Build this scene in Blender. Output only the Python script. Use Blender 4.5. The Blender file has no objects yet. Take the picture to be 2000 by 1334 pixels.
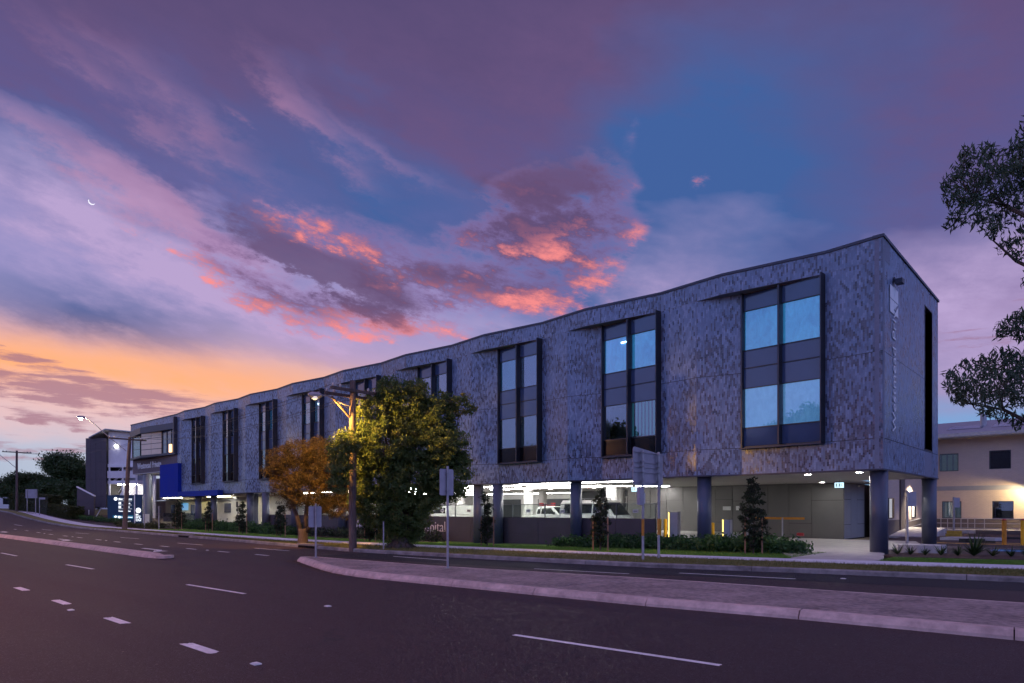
import bpy, math, random
import numpy as np
from mathutils import Vector, Matrix
R = math.radians
random.seed(7); rng = np.random.default_rng(7)
SC = bpy.context.scene
COL = SC.collection
# ------------------------------------------------------------------ camera
FW = (-0.6752, 0.7377); RT = (0.7377, 0.6752)          # camera heading and its right hand, in plan
CAMP = (6.73, -28.61, 1.8)
cam_d = bpy.data.cameras.new('camera'); cam = bpy.data.objects.new('camera', cam_d); COL.objects.link(cam)
cam.location = CAMP; cam.rotation_euler = (R(90), 0, math.atan2(-FW[0], FW[1]))
cam_d.sensor_width = 36; cam_d.lens = 36*1280/2000; cam_d.shift_y = (995-667)/2000
cam_d.clip_end = 4000; cam_d.clip_start = .1
SC.camera = cam
# ------------------------------------------------------------------ colour management, engine
SC.view_settings.view_transform = 'Standard'; SC.view_settings.look = 'None'
SC.view_settings.exposure = 0.3; SC.view_settings.gamma = 1.0
SC.render.engine = 'CYCLES'
SC.cycles.use_denoising = True
SC.cycles.use_adaptive_sampling = True; SC.cycles.adaptive_threshold = .02; SC.cycles.adaptive_min_samples = 12
SC.cycles.max_bounces = 7; SC.cycles.diffuse_bounces = 3; SC.cycles.glossy_bounces = 3
SC.cycles.transparent_max_bounces = 8; SC.cycles.transmission_bounces = 4
SC.cycles.sample_clamp_indirect = 4.0
SC.cycles.caustics_reflective = False; SC.cycles.caustics_refractive = False

def lin(c):
    return tuple((v/255/12.92) if v <= 10 else ((v/255+.055)/1.055)**2.4 for v in c)

# ------------------------------------------------------------------ node expression helper
class X:
    """a float socket with arithmetic"""
    nt = None
    def __init__(s, sock): s.s = sock
    @staticmethod
    def m(op, a, b=None, c=None):
        n = X.nt.nodes.new('ShaderNodeMath'); n.operation = op
        for i, v in enumerate((a, b, c)):
            if v is None: continue
            if isinstance(v, X): X.nt.links.new(v.s, n.inputs[i])
            else: n.inputs[i].default_value = v
        return X(n.outputs[0])
    def __add__(a, b): return X.m('ADD', a, b)
    __radd__ = __add__
    def __sub__(a, b): return X.m('SUBTRACT', a, b)
    def __rsub__(a, b): return X.m('SUBTRACT', b, a)
    def __mul__(a, b): return X.m('MULTIPLY', a, b)
    __rmul__ = __mul__
    def __truediv__(a, b): return X.m('DIVIDE', a, b)
    def exp(a): return X.m('EXPONENT', a)
    def sq(a): return X.m('MULTIPLY', a, a)
    def clamp(a):
        r = X.m('ADD', a, 0.0); r.s.node.use_clamp = True; return r
def sstep(x, e0, e1):
    n = X.nt.nodes.new('ShaderNodeMapRange'); n.interpolation_type = 'SMOOTHSTEP'
    X.nt.links.new(x.s, n.inputs['Value']); n.inputs['From Min'].default_value = e0; n.inputs['From Max'].default_value = e1
    n.inputs['To Min'].default_value = 0; n.inputs['To Max'].default_value = 1
    return X(n.outputs['Result'])
def comb(x, y, z):
    n = X.nt.nodes.new('ShaderNodeCombineXYZ')
    for i, v in enumerate((x, y, z)):
        if isinstance(v, X): X.nt.links.new(v.s, n.inputs[i])
        else: n.inputs[i].default_value = v
    return n.outputs[0]
def noise(vec, scale, detail=5, rough=.55, dist=0.0):
    n = X.nt.nodes.new('ShaderNodeTexNoise'); n.noise_dimensions = '3D'
    n.inputs['Scale'].default_value = scale; n.inputs['Detail'].default_value = detail
    n.inputs['Roughness'].default_value = rough; n.inputs['Distortion'].default_value = dist
    if vec is not None: X.nt.links.new(vec, n.inputs['Vector'])
    return n
def mixc(f, a, b, mode='MIX'):
    n = X.nt.nodes.new('ShaderNodeMix'); n.data_type = 'RGBA'; n.blend_type = mode
    if isinstance(f, X): X.nt.links.new(f.s, n.inputs[0])
    else: n.inputs[0].default_value = f
    for i, v in ((6, a), (7, b)):
        if isinstance(v, (tuple, list)): n.inputs[i].default_value = (*v[:3], 1)
        else: X.nt.links.new(v, n.inputs[i])
    return n.outputs[2]
def ramp(x, stops, interp='LINEAR'):
    n = X.nt.nodes.new('ShaderNodeValToRGB'); n.color_ramp.interpolation = interp
    X.nt.links.new(x.s if isinstance(x, X) else x, n.inputs[0])
    e = n.color_ramp.elements
    while len(e) < len(stops): e.new(.5)
    for i, (p, c) in enumerate(stops): e[i].position = p; e[i].color = (*c, 1)
    return n.outputs[0]

# ------------------------------------------------------------------ sky: dusk air with lit cloud
world = bpy.data.worlds.new('World'); SC.world = world; world.use_nodes = True
nt = world.node_tree; nt.nodes.clear(); X.nt = nt
tc = nt.nodes.new('ShaderNodeTexCoord'); dvec = tc.outputs['Generated']
sp = nt.nodes.new('ShaderNodeSeparateXYZ'); nt.links.new(dvec, sp.inputs[0])
dx, dy, dz = (X(o) for o in sp.outputs)
ca = dx*FW[0] + dy*FW[1]; cl = dx*RT[0] + dy*RT[1]
az = X.m('ARCTAN2', cl, ca)*57.2958                      # degrees, 0 = straight down the camera's heading
el = X.m('ARCSINE', dz)*57.2958
streak = comb(cl + dz*.5, ca, dz*2.6 + cl*.4)            # cloud texture drawn out along the wind
wn = noise(streak, 3.4, 4, .6); wsp = nt.nodes.new('ShaderNodeSeparateColor'); nt.links.new(wn.outputs['Color'], wsp.inputs[0])
w1, w2, w3 = (X(o) - .5 for o in wsp.outputs)
fine = X(noise(streak, 9, 6, .66).outputs[0]) - .5
puff = X(noise(comb(cl, ca, dz*1.7), 24, 5, .68).outputs[0]) - .5
tex = fine*1.7 + puff*.8
v_far = comb(az + w1*22 + fine*6, el + w2*12 + fine*3, 0.0)
v_mid = comb(az + w1*9 + fine*4 + puff*2.2, el + w2*5 + fine*3.0 + puff*1.5, 0.0)
v_low = comb(az + w1*9 + fine*4 + puff*2.2, el + w2*5 + fine*3.0 + puff*1.5 - 1.5, 0.0)
v_tin = comb(az + w1*3 + puff*1.5, el + w2*1.6 + puff*1.0 + fine*.8, 0.0)
def ae(x, y):
    a = math.atan((x-1000)/1280); return math.degrees(a), math.degrees(math.atan((995-y)/1280*math.cos(a)))
def blob(v, x, y, sx, sy, rot=0):
    """soft oval patch of sky: Mapping + quadratic sphere"""
    a0, e0 = ae(x, y)
    mp = nt.nodes.new('ShaderNodeMapping'); mp.vector_type = 'TEXTURE'; nt.links.new(v, mp.inputs[0])
    mp.inputs['Location'].default_value = (a0, e0, 0); mp.inputs['Rotation'].default_value = (0, 0, R(rot))
    mp.inputs['Scale'].default_value = (57.3/1280*sx*1.9, 57.3/1280*sy*1.9, 1)
    g = nt.nodes.new('ShaderNodeTexGradient'); g.gradient_type = 'SPHERICAL'; nt.links.new(mp.outputs[0], g.inputs[0])
    return X(g.outputs[1])
def blobs(v, lst):
    r = None
    for *b, w in lst:
        q = blob(v, *b); q = q*w if w != 1 else q
        r = q if r is None else r + q
    return r
t = (el + w2*8 + fine*2 + 10)*(1/100)
L = lambda *s: [((e+10)/100, lin(c)) for e, c in s]
left = ramp(t, L((-10, (66,68,94)), (0, (150,168,188)), (5, (150,172,198)), (8, (190,174,188)), (12, (168,152,188)), (17, (122,124,176)), (22, (94,98,154)), (28, (82,80,132)), (34, (76,66,106)), (42, (72,63,101)), (90, (76,70,118))))
right = ramp(t, L((-10, (66,72,98)), (0, (124,164,200)), (6, (112,150,196)), (9, (142,132,172)), (14, (126,106,150)), (19, (82,90,144)), (25, (70,80,136)), (31, (80,71,116)), (38, (79,65,101)), (90, (76,70,118))))
sky = mixc(sstep(az, -2, 26), left, right)
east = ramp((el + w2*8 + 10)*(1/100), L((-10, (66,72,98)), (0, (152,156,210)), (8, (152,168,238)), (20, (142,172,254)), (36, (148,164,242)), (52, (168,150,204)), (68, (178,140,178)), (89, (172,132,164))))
far_side = sstep(ca, .55, .0)                          # unseen sky behind and overhead, brightened and tinted to light facade and ground

V = blobs(v_far, [(1480,180,430,150,12,.8), (300,190,420,150,-14,.65), (950,130,340,130,0,.6), (1850,330,240,120,25,.5)])
sky = mixc((V*(tex*1.1 + 1)*.85).clamp(), sky, lin((96,76,116)))
B = blobs(v_far, [(1370,410,250,160,25,1.5), (1130,430,130,60,30,.7), (760,380,200,80,-20,1.0), (60,330,140,60,-20,1.0), (430,330,150,50,-25,.6)]) + blobs(v_mid, [(180,622,140,36,-6,1.1), (560,640,170,40,-8,.6), (1180,520,120,40,20,.6)])
sky = mixc((B*(tex*.5 + 1)).clamp(), sky, lin((58,88,144)))
Mv = blobs(v_far, [(270,510,340,60,-9,.85), (640,650,240,50,-10,.8), (140,400,220,50,-22,.4), (1900,560,200,70,10,1), (1300,560,150,60,10,.7), (1950,690,120,40,0,.7)])
sky = mixc((Mv*(tex*1.0 + .9)).clamp(), sky, lin((168,148,190)))
bandline = (az + w1*4 + 38)*(-.02) + 10.2
G = ((el + w2*2.4 + fine*1.6 - bandline)*(1/2.4)).sq().__mul__(-1).exp()*sstep(az, 2, -26)
sky = mixc((G*(tex*.25 + .96)).clamp(), sky, lin((236,162,112)))
G2 = ((el + w2*3 + fine*2 - bandline + 3.2)*(1/2.2)).sq().__mul__(-1).exp()*sstep(az, 2, -20)*.5
sky = mixc(G2.clamp(), sky, lin((226,176,172)))
CU = [(500,540,95,30,-16,1), (660,590,160,32,-17,1), (800,545,170,60,-12,.8), (1060,450,120,70,12,1.25), (960,585,200,36,6,.8), (1180,500,60,26,20,.7), (1060,468,140,26,4,1.1),
      (560,620,90,28,-10,.7), (1090,385,110,50,14,.9), (690,470,170,36,-22,.7)]
ST = blobs(v_mid, [(220,365,170,22,-22,1.2), (385,440,150,18,-26,1.0), (610,240,120,22,-32,.9), (450,300,200,20,-30,.6), (760,300,160,18,-30,.5), (330,270,220,22,-28,.5)])
sky = mixc(sstep(ST*.8 + tex*.8*sstep(ST, .02, .5), .0, 1.0)*.5, sky, lin((178,128,160)))
cu0 = blobs(v_mid, CU); dl = blobs(v_low, CU[:9])
sml = blobs(v_tin, [(745,660,45,9,-6,1), (1370,350,22,16,0,.6), (1245,250,20,28,0,.3), (480,245,60,9,-30,.4), (280,458,40,9,-12,.5)])
d0 = 1 - ((cu0 + sml*.9)*(-1.1)).exp(); dlo = 1 - (dl*(-1.1)).exp()
dn = d0*.9 + (tex*1.25 + w3*.9)*sstep(d0, .02, .45)
alpha = sstep(dn, .18, .88)
litf = (sstep(dn - dlo*.95, .02, .6) + tex*.3 - .04).clamp()
core = mixc(sstep(dn, .35, .95), lin((142,112,160)), lin((86,68,106)))
cl_col = mixc(litf, core, lin((232,130,126)))
cl_col = mixc(sstep(dn, .55, .15)*.7, cl_col, lin((180,146,184)))
sky = mixc(alpha*.92, sky, cl_col)
DM = blobs(v_mid, [(1075,372,110,50,10,1.4), (700,565,100,24,-20,1.0), (560,525,80,16,-10,.9), (870,545,80,22,-5,.8), (600,495,170,30,-25,.7)])
sky = mixc(sstep(DM*.8 + tex*.9*sstep(DM, .02, .4), .2, .8)*.82, sky, lin((90,70,106)))
LB = blobs(v_tin, [(50,742,120,24,-9,.8), (190,795,180,24,-5,.8), (340,782,140,16,-4,.95), (110,878,200,20,-2,.75), (110,824,80,7,-6,1), (40,702,70,11,-10,.8), (1960,620,130,40,14,.5)])
bar = X(noise(comb(cl, ca, dz*9), 11, 5, .62).outputs[0]) - .5
lbn = sstep(LB*.8 + (bar*3.6 + puff*.9)*sstep(LB, .02, .3), .34, 1.05)
sky = mixc(lbn*.78, sky, lin((140,100,124)))
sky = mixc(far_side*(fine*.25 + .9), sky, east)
nis = nt.nodes.new('ShaderNodeTexSky'); nis.sky_type = 'NISHITA'; nis.sun_disc = False
SUN_AZ = math.atan2(-1.136, .3155)                       # towards the afterglow, left end of the street
nis.sun_elevation = R(1.0); nis.sun_rotation = SUN_AZ; nis.dust_density = 2.0
gain = nt.nodes.new('ShaderNodeVectorMath'); gain.operation = 'SCALE'; nt.links.new(nis.outputs[0], gain.inputs[0]); gain.inputs['Scale'].default_value = .004
sky = mixc(1.0, sky, gain.outputs[0], 'ADD')
world.cycles.sampling_method = 'MANUAL'; world.cycles.sample_map_resolution = 512
bg = nt.nodes.new('ShaderNodeBackground'); nt.links.new(sky, bg.inputs[0]); bg.inputs[1].default_value = 1.0
wo = nt.nodes.new('ShaderNodeOutputWorld'); nt.links.new(bg.outputs[0], wo.inputs[0])
# the last soft light from the afterglow
sd = bpy.data.lights.new('sun', 'SUN'); sd.energy = .12; sd.angle = R(14); sd.color = (1, .62, .42)
so = bpy.data.objects.new('sun', sd); COL.objects.link(so)
so.rotation_euler = Vector((-1.136, .3155, .14)).to_track_quat('Z', 'Y').to_euler()

# ------------------------------------------------------------------ object helpers
def tag(o, label=None, cat=None, group=None, kind=None):
    if label: o['label'] = label
    if cat: o['category'] = cat
    if group: o['group'] = group
    if kind: o['kind'] = kind
    return o
def empty(name, loc, label=None, cat=None, group=None, rz=0):
    o = bpy.data.objects.new(name, None); COL.objects.link(o); o.location = loc; o.rotation_euler.z = rz
    o.empty_display_size = .2
    return tag(o, label, cat, group)
def origin(o):
    v = Vector((0, 0, 0))
    while o: v += o.location; o = o.parent
    return v
def link(name, me, m, parent=None, smooth=False):
    o = bpy.data.objects.new(name, me); COL.objects.link(o)
    if m and not me.materials: me.materials.append(m)
    if parent: o.parent = parent
    if smooth: me.polygons.foreach_set('use_smooth', [True]*len(me.polygons))
    return o
def fast_mesh(name, V, F):
    """V (n,3) floats, F (m,k) ints, all faces with k corners"""
    me = bpy.data.meshes.new(name); V = np.asarray(V, dtype=np.float32); F = np.asarray(F, dtype=np.int32)
    me.vertices.add(len(V)); me.vertices.foreach_set('co', V.ravel())
    k = F.shape[1]
    me.loops.add(F.size); me.loops.foreach_set('vertex_index', F.ravel())
    me.polygons.add(len(F)); me.polygons.foreach_set('loop_start', np.arange(0, F.size, k, dtype=np.int32))
    me.polygons.foreach_set('use_smooth', np.zeros(len(F), dtype=bool))
    me.update(calc_edges=True)
    return me
def face_attr(me, name, vals):
    a = me.attributes.new(name, 'FLOAT', 'FACE'); a.data.foreach_set('value', np.asarray(vals, dtype=np.float32))
class MB:
    def __init__(s): s.v = []; s.f = []
    def add(s, vs, fs):
        b = len(s.v); s.v += [tuple(v) for v in vs]; s.f += [tuple(i+b for i in f) for f in fs]; return s
    def box(s, x0, x1, y0, y1, z0, z1):
        return s.add([(x0,y0,z0),(x1,y0,z0),(x1,y1,z0),(x0,y1,z0),(x0,y0,z1),(x1,y0,z1),(x1,y1,z1),(x0,y1,z1)],
                     [(0,3,2,1),(4,5,6,7),(0,1,5,4),(1,2,6,5),(2,3,7,6),(3,0,4,7)])
    def obox(s, p, q, w, z0, z1):
        """upright slab from plan point p to q, w thick (w to the left of p->q is negative side)"""
        p = Vector(p); q = Vector(q); d = (q-p).normalized(); n = Vector((-d.y, d.x))*w
        return s.prism([p, q, q+n, p+n], z0, z1)
    def prism(s, poly, z0, z1):
        a = sum(poly[i][0]*poly[(i+1) % len(poly)][1]-poly[(i+1) % len(poly)][0]*poly[i][1] for i in range(len(poly)))
        if a < 0: poly = poly[::-1]
        n = len(poly); f0 = z0 if callable(z0) else (lambda x, y: z0); f1 = z1 if callable(z1) else (lambda x, y: z1)
        vs = [(p[0],p[1],f0(p[0],p[1])) for p in poly] + [(p[0],p[1],f1(p[0],p[1])) for p in poly]
        return s.add(vs, [tuple(range(n-1,-1,-1)), tuple(range(n,2*n))] + [(i,(i+1) % n,n+(i+1) % n,n+i) for i in range(n)])
    def bbox(s, x0, x1, y0, y1, z0, z1, b=.01):
        """box with chamfered vertical edges"""
        poly = [(x0+b,y0),(x1-b,y0),(x1,y0+b),(x1,y1-b),(x1-b,y1),(x0+b,y1),(x0,y1-b),(x0,y0+b)]
        return s.prism(poly, z0, z1)
    def tube(s, pts, rad, seg=8, cap=True):
        pts = [Vector(p) for p in pts]; n = len(pts)
        if not hasattr(rad, '__len__'): rad = [rad]*n
        rings = []; prev = None
        for i, p in enumerate(pts):
            d = (pts[min(i+1,n-1)]-pts[max(i-1,0)]).normalized()
            if prev is None:
                a = d.orthogonal().normalized()
            else:
                a = (prev - d*prev.dot(d)).normalized()
            prev = a; b = d.cross(a)
            rings.append([p + (a*math.cos(6.28318*k/seg)+b*math.sin(6.28318*k/seg))*rad[i] for k in range(seg)])
        vs = [v for r in rings for v in r]; fs = []
        for i in range(n-1):
            for k in range(seg):
                k2 = (k+1) % seg; fs.append((i*seg+k, i*seg+k2, (i+1)*seg+k2, (i+1)*seg+k))
        if cap: fs += [tuple(range(seg-1,-1,-1)), tuple(range((n-1)*seg, n*seg))]
        return s.add(vs, fs)
    def disc(s, c, r, t, seg=16, axis='z'):
        c = Vector(c); d = {'z': Vector((0,0,t)), 'y': Vector((0,t,0)), 'x': Vector((t,0,0))}[axis]
        return s.tube([c, c+d], r, seg)
    def build(s, name, m, parent=None, world=True, smooth=False):
        off = origin(parent) if (parent and world) else Vector((0,0,0))
        me = bpy.data.meshes.new(name); me.from_pydata([(v[0]-off.x, v[1]-off.y, v[2]-off.z) for v in s.v], [], s.f)
        return link(name, me, m, parent, smooth)
def copy_of(o, name, parent, loc):
    c = o.copy(); COL.objects.link(c); c.name = name; c.parent = parent; c.location = loc; return c
def interp(pts):
    pts = sorted(pts); xs = [p[0] for p in pts]; ys = [p[1] for p in pts]
    return lambda x: float(np.interp(x, xs, ys))

# ------------------------------------------------------------------ materials
def mat(name, col, rough=.7, var=.15, scale=6, bump=0.0, bscale=None, metal=0.0, spec=.5, col2=None, detail=6, coords='Object', emit=None, estr=0, stretch=None, ior=None):
    m = bpy.data.materials.new(name); m.use_nodes = True; nt = m.node_tree; X.nt = nt
    bs = nt.nodes['Principled BSDF']
    tc = nt.nodes.new('ShaderNodeTexCoord'); vec = tc.outputs[coords]
    if stretch:
        mp = nt.nodes.new('ShaderNodeMapping'); mp.inputs['Scale'].default_value = stretch; nt.links.new(vec, mp.inputs[0]); vec = mp.outputs[0]
    n = noise(vec, scale, detail, .6)
    n2 = noise(vec, scale*.13, 3, .5)
    f = ((X(n.outputs[0])-.5)*2.2 + (X(n2.outputs[0])-.5)*1.4 + .5).clamp()
    c2 = col2 or tuple(max(0, c*(1-var*1.6)) for c in col)
    c1 = tuple(min(1, c*(1+var)) for c in col)
    nt.links.new(mixc(f, c2, c1), bs.inputs['Base Color'])
    rr = X(n.outputs[0])*.3 + (rough-.15)
    nt.links.new(rr.clamp().s, bs.inputs['Roughness'])
    bs.inputs['Metallic'].default_value = metal; bs.inputs['Specular IOR Level'].default_value = spec
    if ior: bs.inputs['IOR'].default_value = ior
    if bump:
        bn = noise(vec, bscale or scale*6, 4, .6); b = nt.nodes.new('ShaderNodeBump'); b.inputs['Strength'].default_value = bump; b.inputs['Distance'].default_value = .02
        nt.links.new(bn.outputs[0], b.inputs['Height']); nt.links.new(b.outputs[0], bs.inputs['Normal'])
    if emit: bs.inputs['Emission Color'].default_value = (*emit, 1); bs.inputs['Emission Strength'].default_value = estr
    return m
def emis(name, col, s):
    m = bpy.data.materials.new(name); m.use_nodes = True; b = m.node_tree.nodes['Principled BSDF']
    b.inputs['Base Color'].default_value = (.8,.8,.8,1); b.inputs['Emission Color'].default_value = (*col,1); b.inputs['Emission Strength'].default_value = s
    return m
def glassmat(name, tint, fac_lo=.06, fac_hi=.9, rough=.0):
    m = bpy.data.materials.new(name); m.use_nodes = True; nt = m.node_tree; nt.nodes.clear(); X.nt = nt
    lw = nt.nodes.new('ShaderNodeLayerWeight'); lw.inputs['Blend'].default_value = .35
    tr = nt.nodes.new('ShaderNodeBsdfTransparent'); tr.inputs[0].default_value = (*tint,1)
    gl = nt.nodes.new('ShaderNodeBsdfGlossy'); gl.inputs['Roughness'].default_value = rough; gl.inputs[0].default_value = (.9,.93,1,1)
    f = X(lw.outputs['Fresnel'])*(fac_hi-fac_lo) + fac_lo
    mx = nt.nodes.new('ShaderNodeMixShader'); nt.links.new(f.clamp().s, mx.inputs[0]); nt.links.new(tr.outputs[0], mx.inputs[1]); nt.links.new(gl.outputs[0], mx.inputs[2])
    o = nt.nodes.new('ShaderNodeOutputMaterial'); nt.links.new(mx.outputs[0], o.inputs[0])
    return m
def leafmat(name, c1, c2, c3=None, trans=.35, rough=.5):
    """leaf colours vary from leaf to leaf through the 'tint' attribute"""
    m = bpy.data.materials.new(name); m.use_nodes = True; nt = m.node_tree; X.nt = nt
    bs = nt.nodes['Principled BSDF']; at = nt.nodes.new('ShaderNodeAttribute'); at.attribute_name = 'tint'
    c = ramp(X(at.outputs['Fac']), [(0, c1), (.7, c2), (1, c3 or c2)])
    nt.links.new(c, bs.inputs['Base Color']); bs.inputs['Roughness'].default_value = rough; bs.inputs['Specular IOR Level'].default_value = .4
    tl = nt.nodes.new('ShaderNodeBsdfTranslucent'); nt.links.new(c, tl.inputs[0])
    mx = nt.nodes.new('ShaderNodeMixShader'); mx.inputs[0].default_value = trans
    nt.links.new(bs.outputs[0], mx.inputs[1]); nt.links.new(tl.outputs[0], mx.inputs[2]); nt.links.new(mx.outputs[0], nt.nodes['Material Output'].inputs[0])
    return m
def brickmat(name, c1, c2, mortar, bw, bh, ms=.012, axis='x'):
    m = bpy.data.materials.new(name); m.use_nodes = True; nt = m.node_tree; X.nt = nt; bs = nt.nodes['Principled BSDF']
    tc = nt.nodes.new('ShaderNodeTexCoord'); s = nt.nodes.new('ShaderNodeSeparateXYZ'); nt.links.new(tc.outputs['Object'], s.inputs[0])
    u = X(s.outputs[0]) + X(s.outputs[1])
    v = comb(u, X(s.outputs[2]), 0.0)
    b = nt.nodes.new('ShaderNodeTexBrick'); nt.links.new(v, b.inputs['Vector'])
    b.inputs['Color1'].default_value = (*c1,1); b.inputs['Color2'].default_value = (*c2,1); b.inputs['Mortar'].default_value = (*mortar,1)
    b.inputs['Scale'].default_value = 1; b.inputs['Brick Width'].default_value = bw; b.inputs['Row Height'].default_value = bh; b.inputs['Mortar Size'].default_value = ms
    n = noise(tc.outputs['Object'], 1.2, 4)
    nt.links.new(mixc((X(n.outputs[0])-.25)*.6, b.outputs['Color'], tuple(c*.75 for c in c1)), bs.inputs['Base Color']); bs.inputs['Roughness'].default_value = .85
    bp = nt.nodes.new('ShaderNodeBump'); bp.inputs['Strength'].default_value = .5; bp.inputs['Distance'].default_value = .01; bp.invert = True
    nt.links.new(b.outputs['Fac'], bp.inputs['Height']); nt.links.new(bp.outputs[0], bs.inputs['Normal'])
    return m
M = {}
# ================================================================== ground heights
def gx(x):
    """height of the road along the street: level, then climbing beyond the hospital"""
    u = -x - 58
    if u <= 0: return 0.0
    if u < 39: return .00085*u*u
    return 1.29 + .8*(1-math.exp(-(u-39)/20))
pad = interp([(40,0),(0,0),(-8,-.12),(-15,-.28),(-22,-.40),(-38,-.48),(-50,-.28),(-58,-.08),(-66,0),(-85,.2),(-95,.5),(-130,1.6),(-220,2.2)])
def gz(x, y):
    t = min(1, max(0, (y+9)/8.5)); t = t*t*(3-2*t)
    return gx(x)*(1-t) + pad(x)*t
KERB = interp([(60,4),(30,-3),(12,-6.6),(5.1,-8.2),(.7,-9.3),(-3.9,-10.8),(-9.5,-11.75),(-16.7,-12.7),(-25.4,-12.3),(-32.5,-11.9),(-53,-11.0),(-104,-10),(-230,-6)])
FPN = interp([(60,7),(30,0),(12,-3.4),(5,-5.3),(1.5,-6.4),(-.8,-6.9),(-5.7,-7.9),(-12.1,-9.0),(-19,-10.2),(-26.5,-10.8),(-34.7,-10.55),(-47.9,-9.9),(-104,-8.6),(-230,-4.6)])
FPF = interp([(60,8.8),(30,1.8),(12,-1.6),(4.8,-3.5),(1.05,-4.7),(-1.3,-5.35),(-6.6,-6.5),(-13.7,-7.5),(-19,-8.6),(-26.5,-9.2),(-34.7,-9.05),(-51,-8.4),(-104,-7),(-230,-3)])

# ------------------------------------------------------------------ ground materials
def asphalt_mat():
    m = bpy.data.materials.new('asphalt'); m.use_nodes = True; nt = m.node_tree; X.nt = nt; bs = nt.nodes['Principled BSDF']
    tc = nt.nodes.new('ShaderNodeTexCoord'); v = tc.outputs['Object']
    mp = nt.nodes.new('ShaderNodeMapping'); mp.inputs['Scale'].default_value = (.12,1.1,1); nt.links.new(v, mp.inputs[0])
    grit = X(noise(v, 130, 3, .7).outputs[0]); stain = X(noise(v, .35, 5, .6).outputs[0]); lane = X(noise(mp.outputs[0], 1.0, 3, .5).outputs[0])
    stone = nt.nodes.new('ShaderNodeTexVoronoi'); stone.inputs['Scale'].default_value = 70; nt.links.new(v, stone.inputs['Vector'])
    f = (grit*.55 + stain*.35 + lane*.55 - .25).clamp()
    c = mixc(f, (.021,.0088,.008), (.055,.0265,.024))
    sc = nt.nodes.new('ShaderNodeSeparateColor'); nt.links.new(stone.outputs['Color'], sc.inputs[0])
    c = mixc(sstep(X(sc.outputs[0]), .86, .97)*.6, c, (.12,.10,.10))
    crk = nt.nodes.new('ShaderNodeTexVoronoi'); crk.feature = 'DISTANCE_TO_EDGE'; crk.inputs['Scale'].default_value = .22
    cw = noise(v, 1.3, 5, .65); va = nt.nodes.new('ShaderNodeVectorMath'); va.operation = 'MULTIPLY_ADD'; nt.links.new(cw.outputs['Color'], va.inputs[0]); va.inputs[1].default_value = (1.6,1.6,0); nt.links.new(v, va.inputs[2]); nt.links.new(va.outputs[0], crk.inputs['Vector'])
    crack = sstep(X(crk.outputs[0]), .012, .002)*sstep(stain, .5, .62)
    c = mixc(crack*.7, c, (.012,.011,.012))
    nt.links.new(c, bs.inputs['Base Color'])
    nt.links.new((grit*.35 + .48 + lane*.15).clamp().s, bs.inputs['Roughness'])
    b = nt.nodes.new('ShaderNodeBump'); b.inputs['Strength'].default_value = .55; b.inputs['Distance'].default_value = .012
    nt.links.new((grit*.6 + X(stone.outputs[0])*.5).s, b.inputs['Height']); nt.links.new(b.outputs[0], bs.inputs['Normal'])
    return m
def grass_ground(name, c1, c2, c3):
    m = bpy.data.materials.new(name); m.use_nodes = True; nt = m.node_tree; X.nt = nt; bs = nt.nodes['Principled BSDF']
    tc = nt.nodes.new('ShaderNodeTexCoord'); v = tc.outputs['Object']
    a = X(noise(v, 28, 5, .7).outputs[0]); b_ = X(noise(v, .7, 4, .6).outputs[0])
    c = mixc(sstep(b_, .38, .66), c1, c2); c = mixc((a*1.6-.5).clamp()*.7, c, c3)
    nt.links.new(c, bs.inputs['Base Color']); bs.inputs['Roughness'].default_value = .95
    b = nt.nodes.new('ShaderNodeBump'); b.inputs['Strength'].default_value = .8; b.inputs['Distance'].default_value = .04; nt.links.new(a.s, b.inputs['Height']); nt.links.new(b.outputs[0], bs.inputs['Normal'])
    return m
M['asphalt'] = asphalt_mat()
M['verge'] = grass_ground('verge_turf', (.15,.15,.036), (.2,.16,.058), (.10,.115,.025))
M['lawn'] = grass_ground('lawn_turf', (.13,.25,.024), (.16,.29,.034), (.09,.19,.016))
M['mulch'] = mat('mulch', (.085,.045,.028), .95, .4, 25, .8, 60)
M['concrete'] = mat('concrete', (.46,.43,.42), .85, .16, 3.5, .25, 60)
M['pathconc'] = mat('path_concrete', (.62,.6,.64), .85, .12, 4, .2, 60)
M['kerbconc'] = mat('kerb_concrete', (.56,.41,.365), .85, .22, 5, .35, 50)
M['oldkerb'] = mat('old_kerb_concrete', (.25,.22,.21), .88, .35, 3, .35, 40)
M['slab'] = mat('median_concrete', (.30,.225,.205), .88, .34, 9, .5, 90)
M['drive'] = mat('driveway_concrete', (.42,.38,.35), .8, .12, 2.5, .15, 50)
def paint_mat(name, col, worn=.5):
    m = mat(name, col, .65, .15, 12, .3, 90)
    return m
M['paint'] = paint_mat('road_paint', (.78,.75,.72)); M['ypaint'] = paint_mat('yellow_paint', (.72,.45,.06)); M['bpaint'] = paint_mat('blue_paint', (.06,.25,.55))
M['joint'] = mat('joint_filler', (.03,.027,.025), .9, .3, 20)

def strip(name, ya, yb, x0, x1, zoff, m, nx=120, ny=4, kind='structure', parent=None, zf=None):
    xs = np.linspace(x0, x1, nx+1); V = []
    zf = zf or gz
    for x in xs:
        a = ya(x) if callable(ya) else ya; b = yb(x) if callable(yb) else yb
        for j in range(ny+1):
            y = a + (b-a)*j/ny; V.append((x, y, zf(x, y)+zoff))
    F = [(i*(ny+1)+j, (i+1)*(ny+1)+j, (i+1)*(ny+1)+j+1, i*(ny+1)+j+1) for i in range(nx) for j in range(ny)]
    if x1 < x0: F = [f[::-1] for f in F]
    o = link(name, fast_mesh(name, V, F), m, parent)
    if kind and not parent: o['kind'] = kind
    return o
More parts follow.
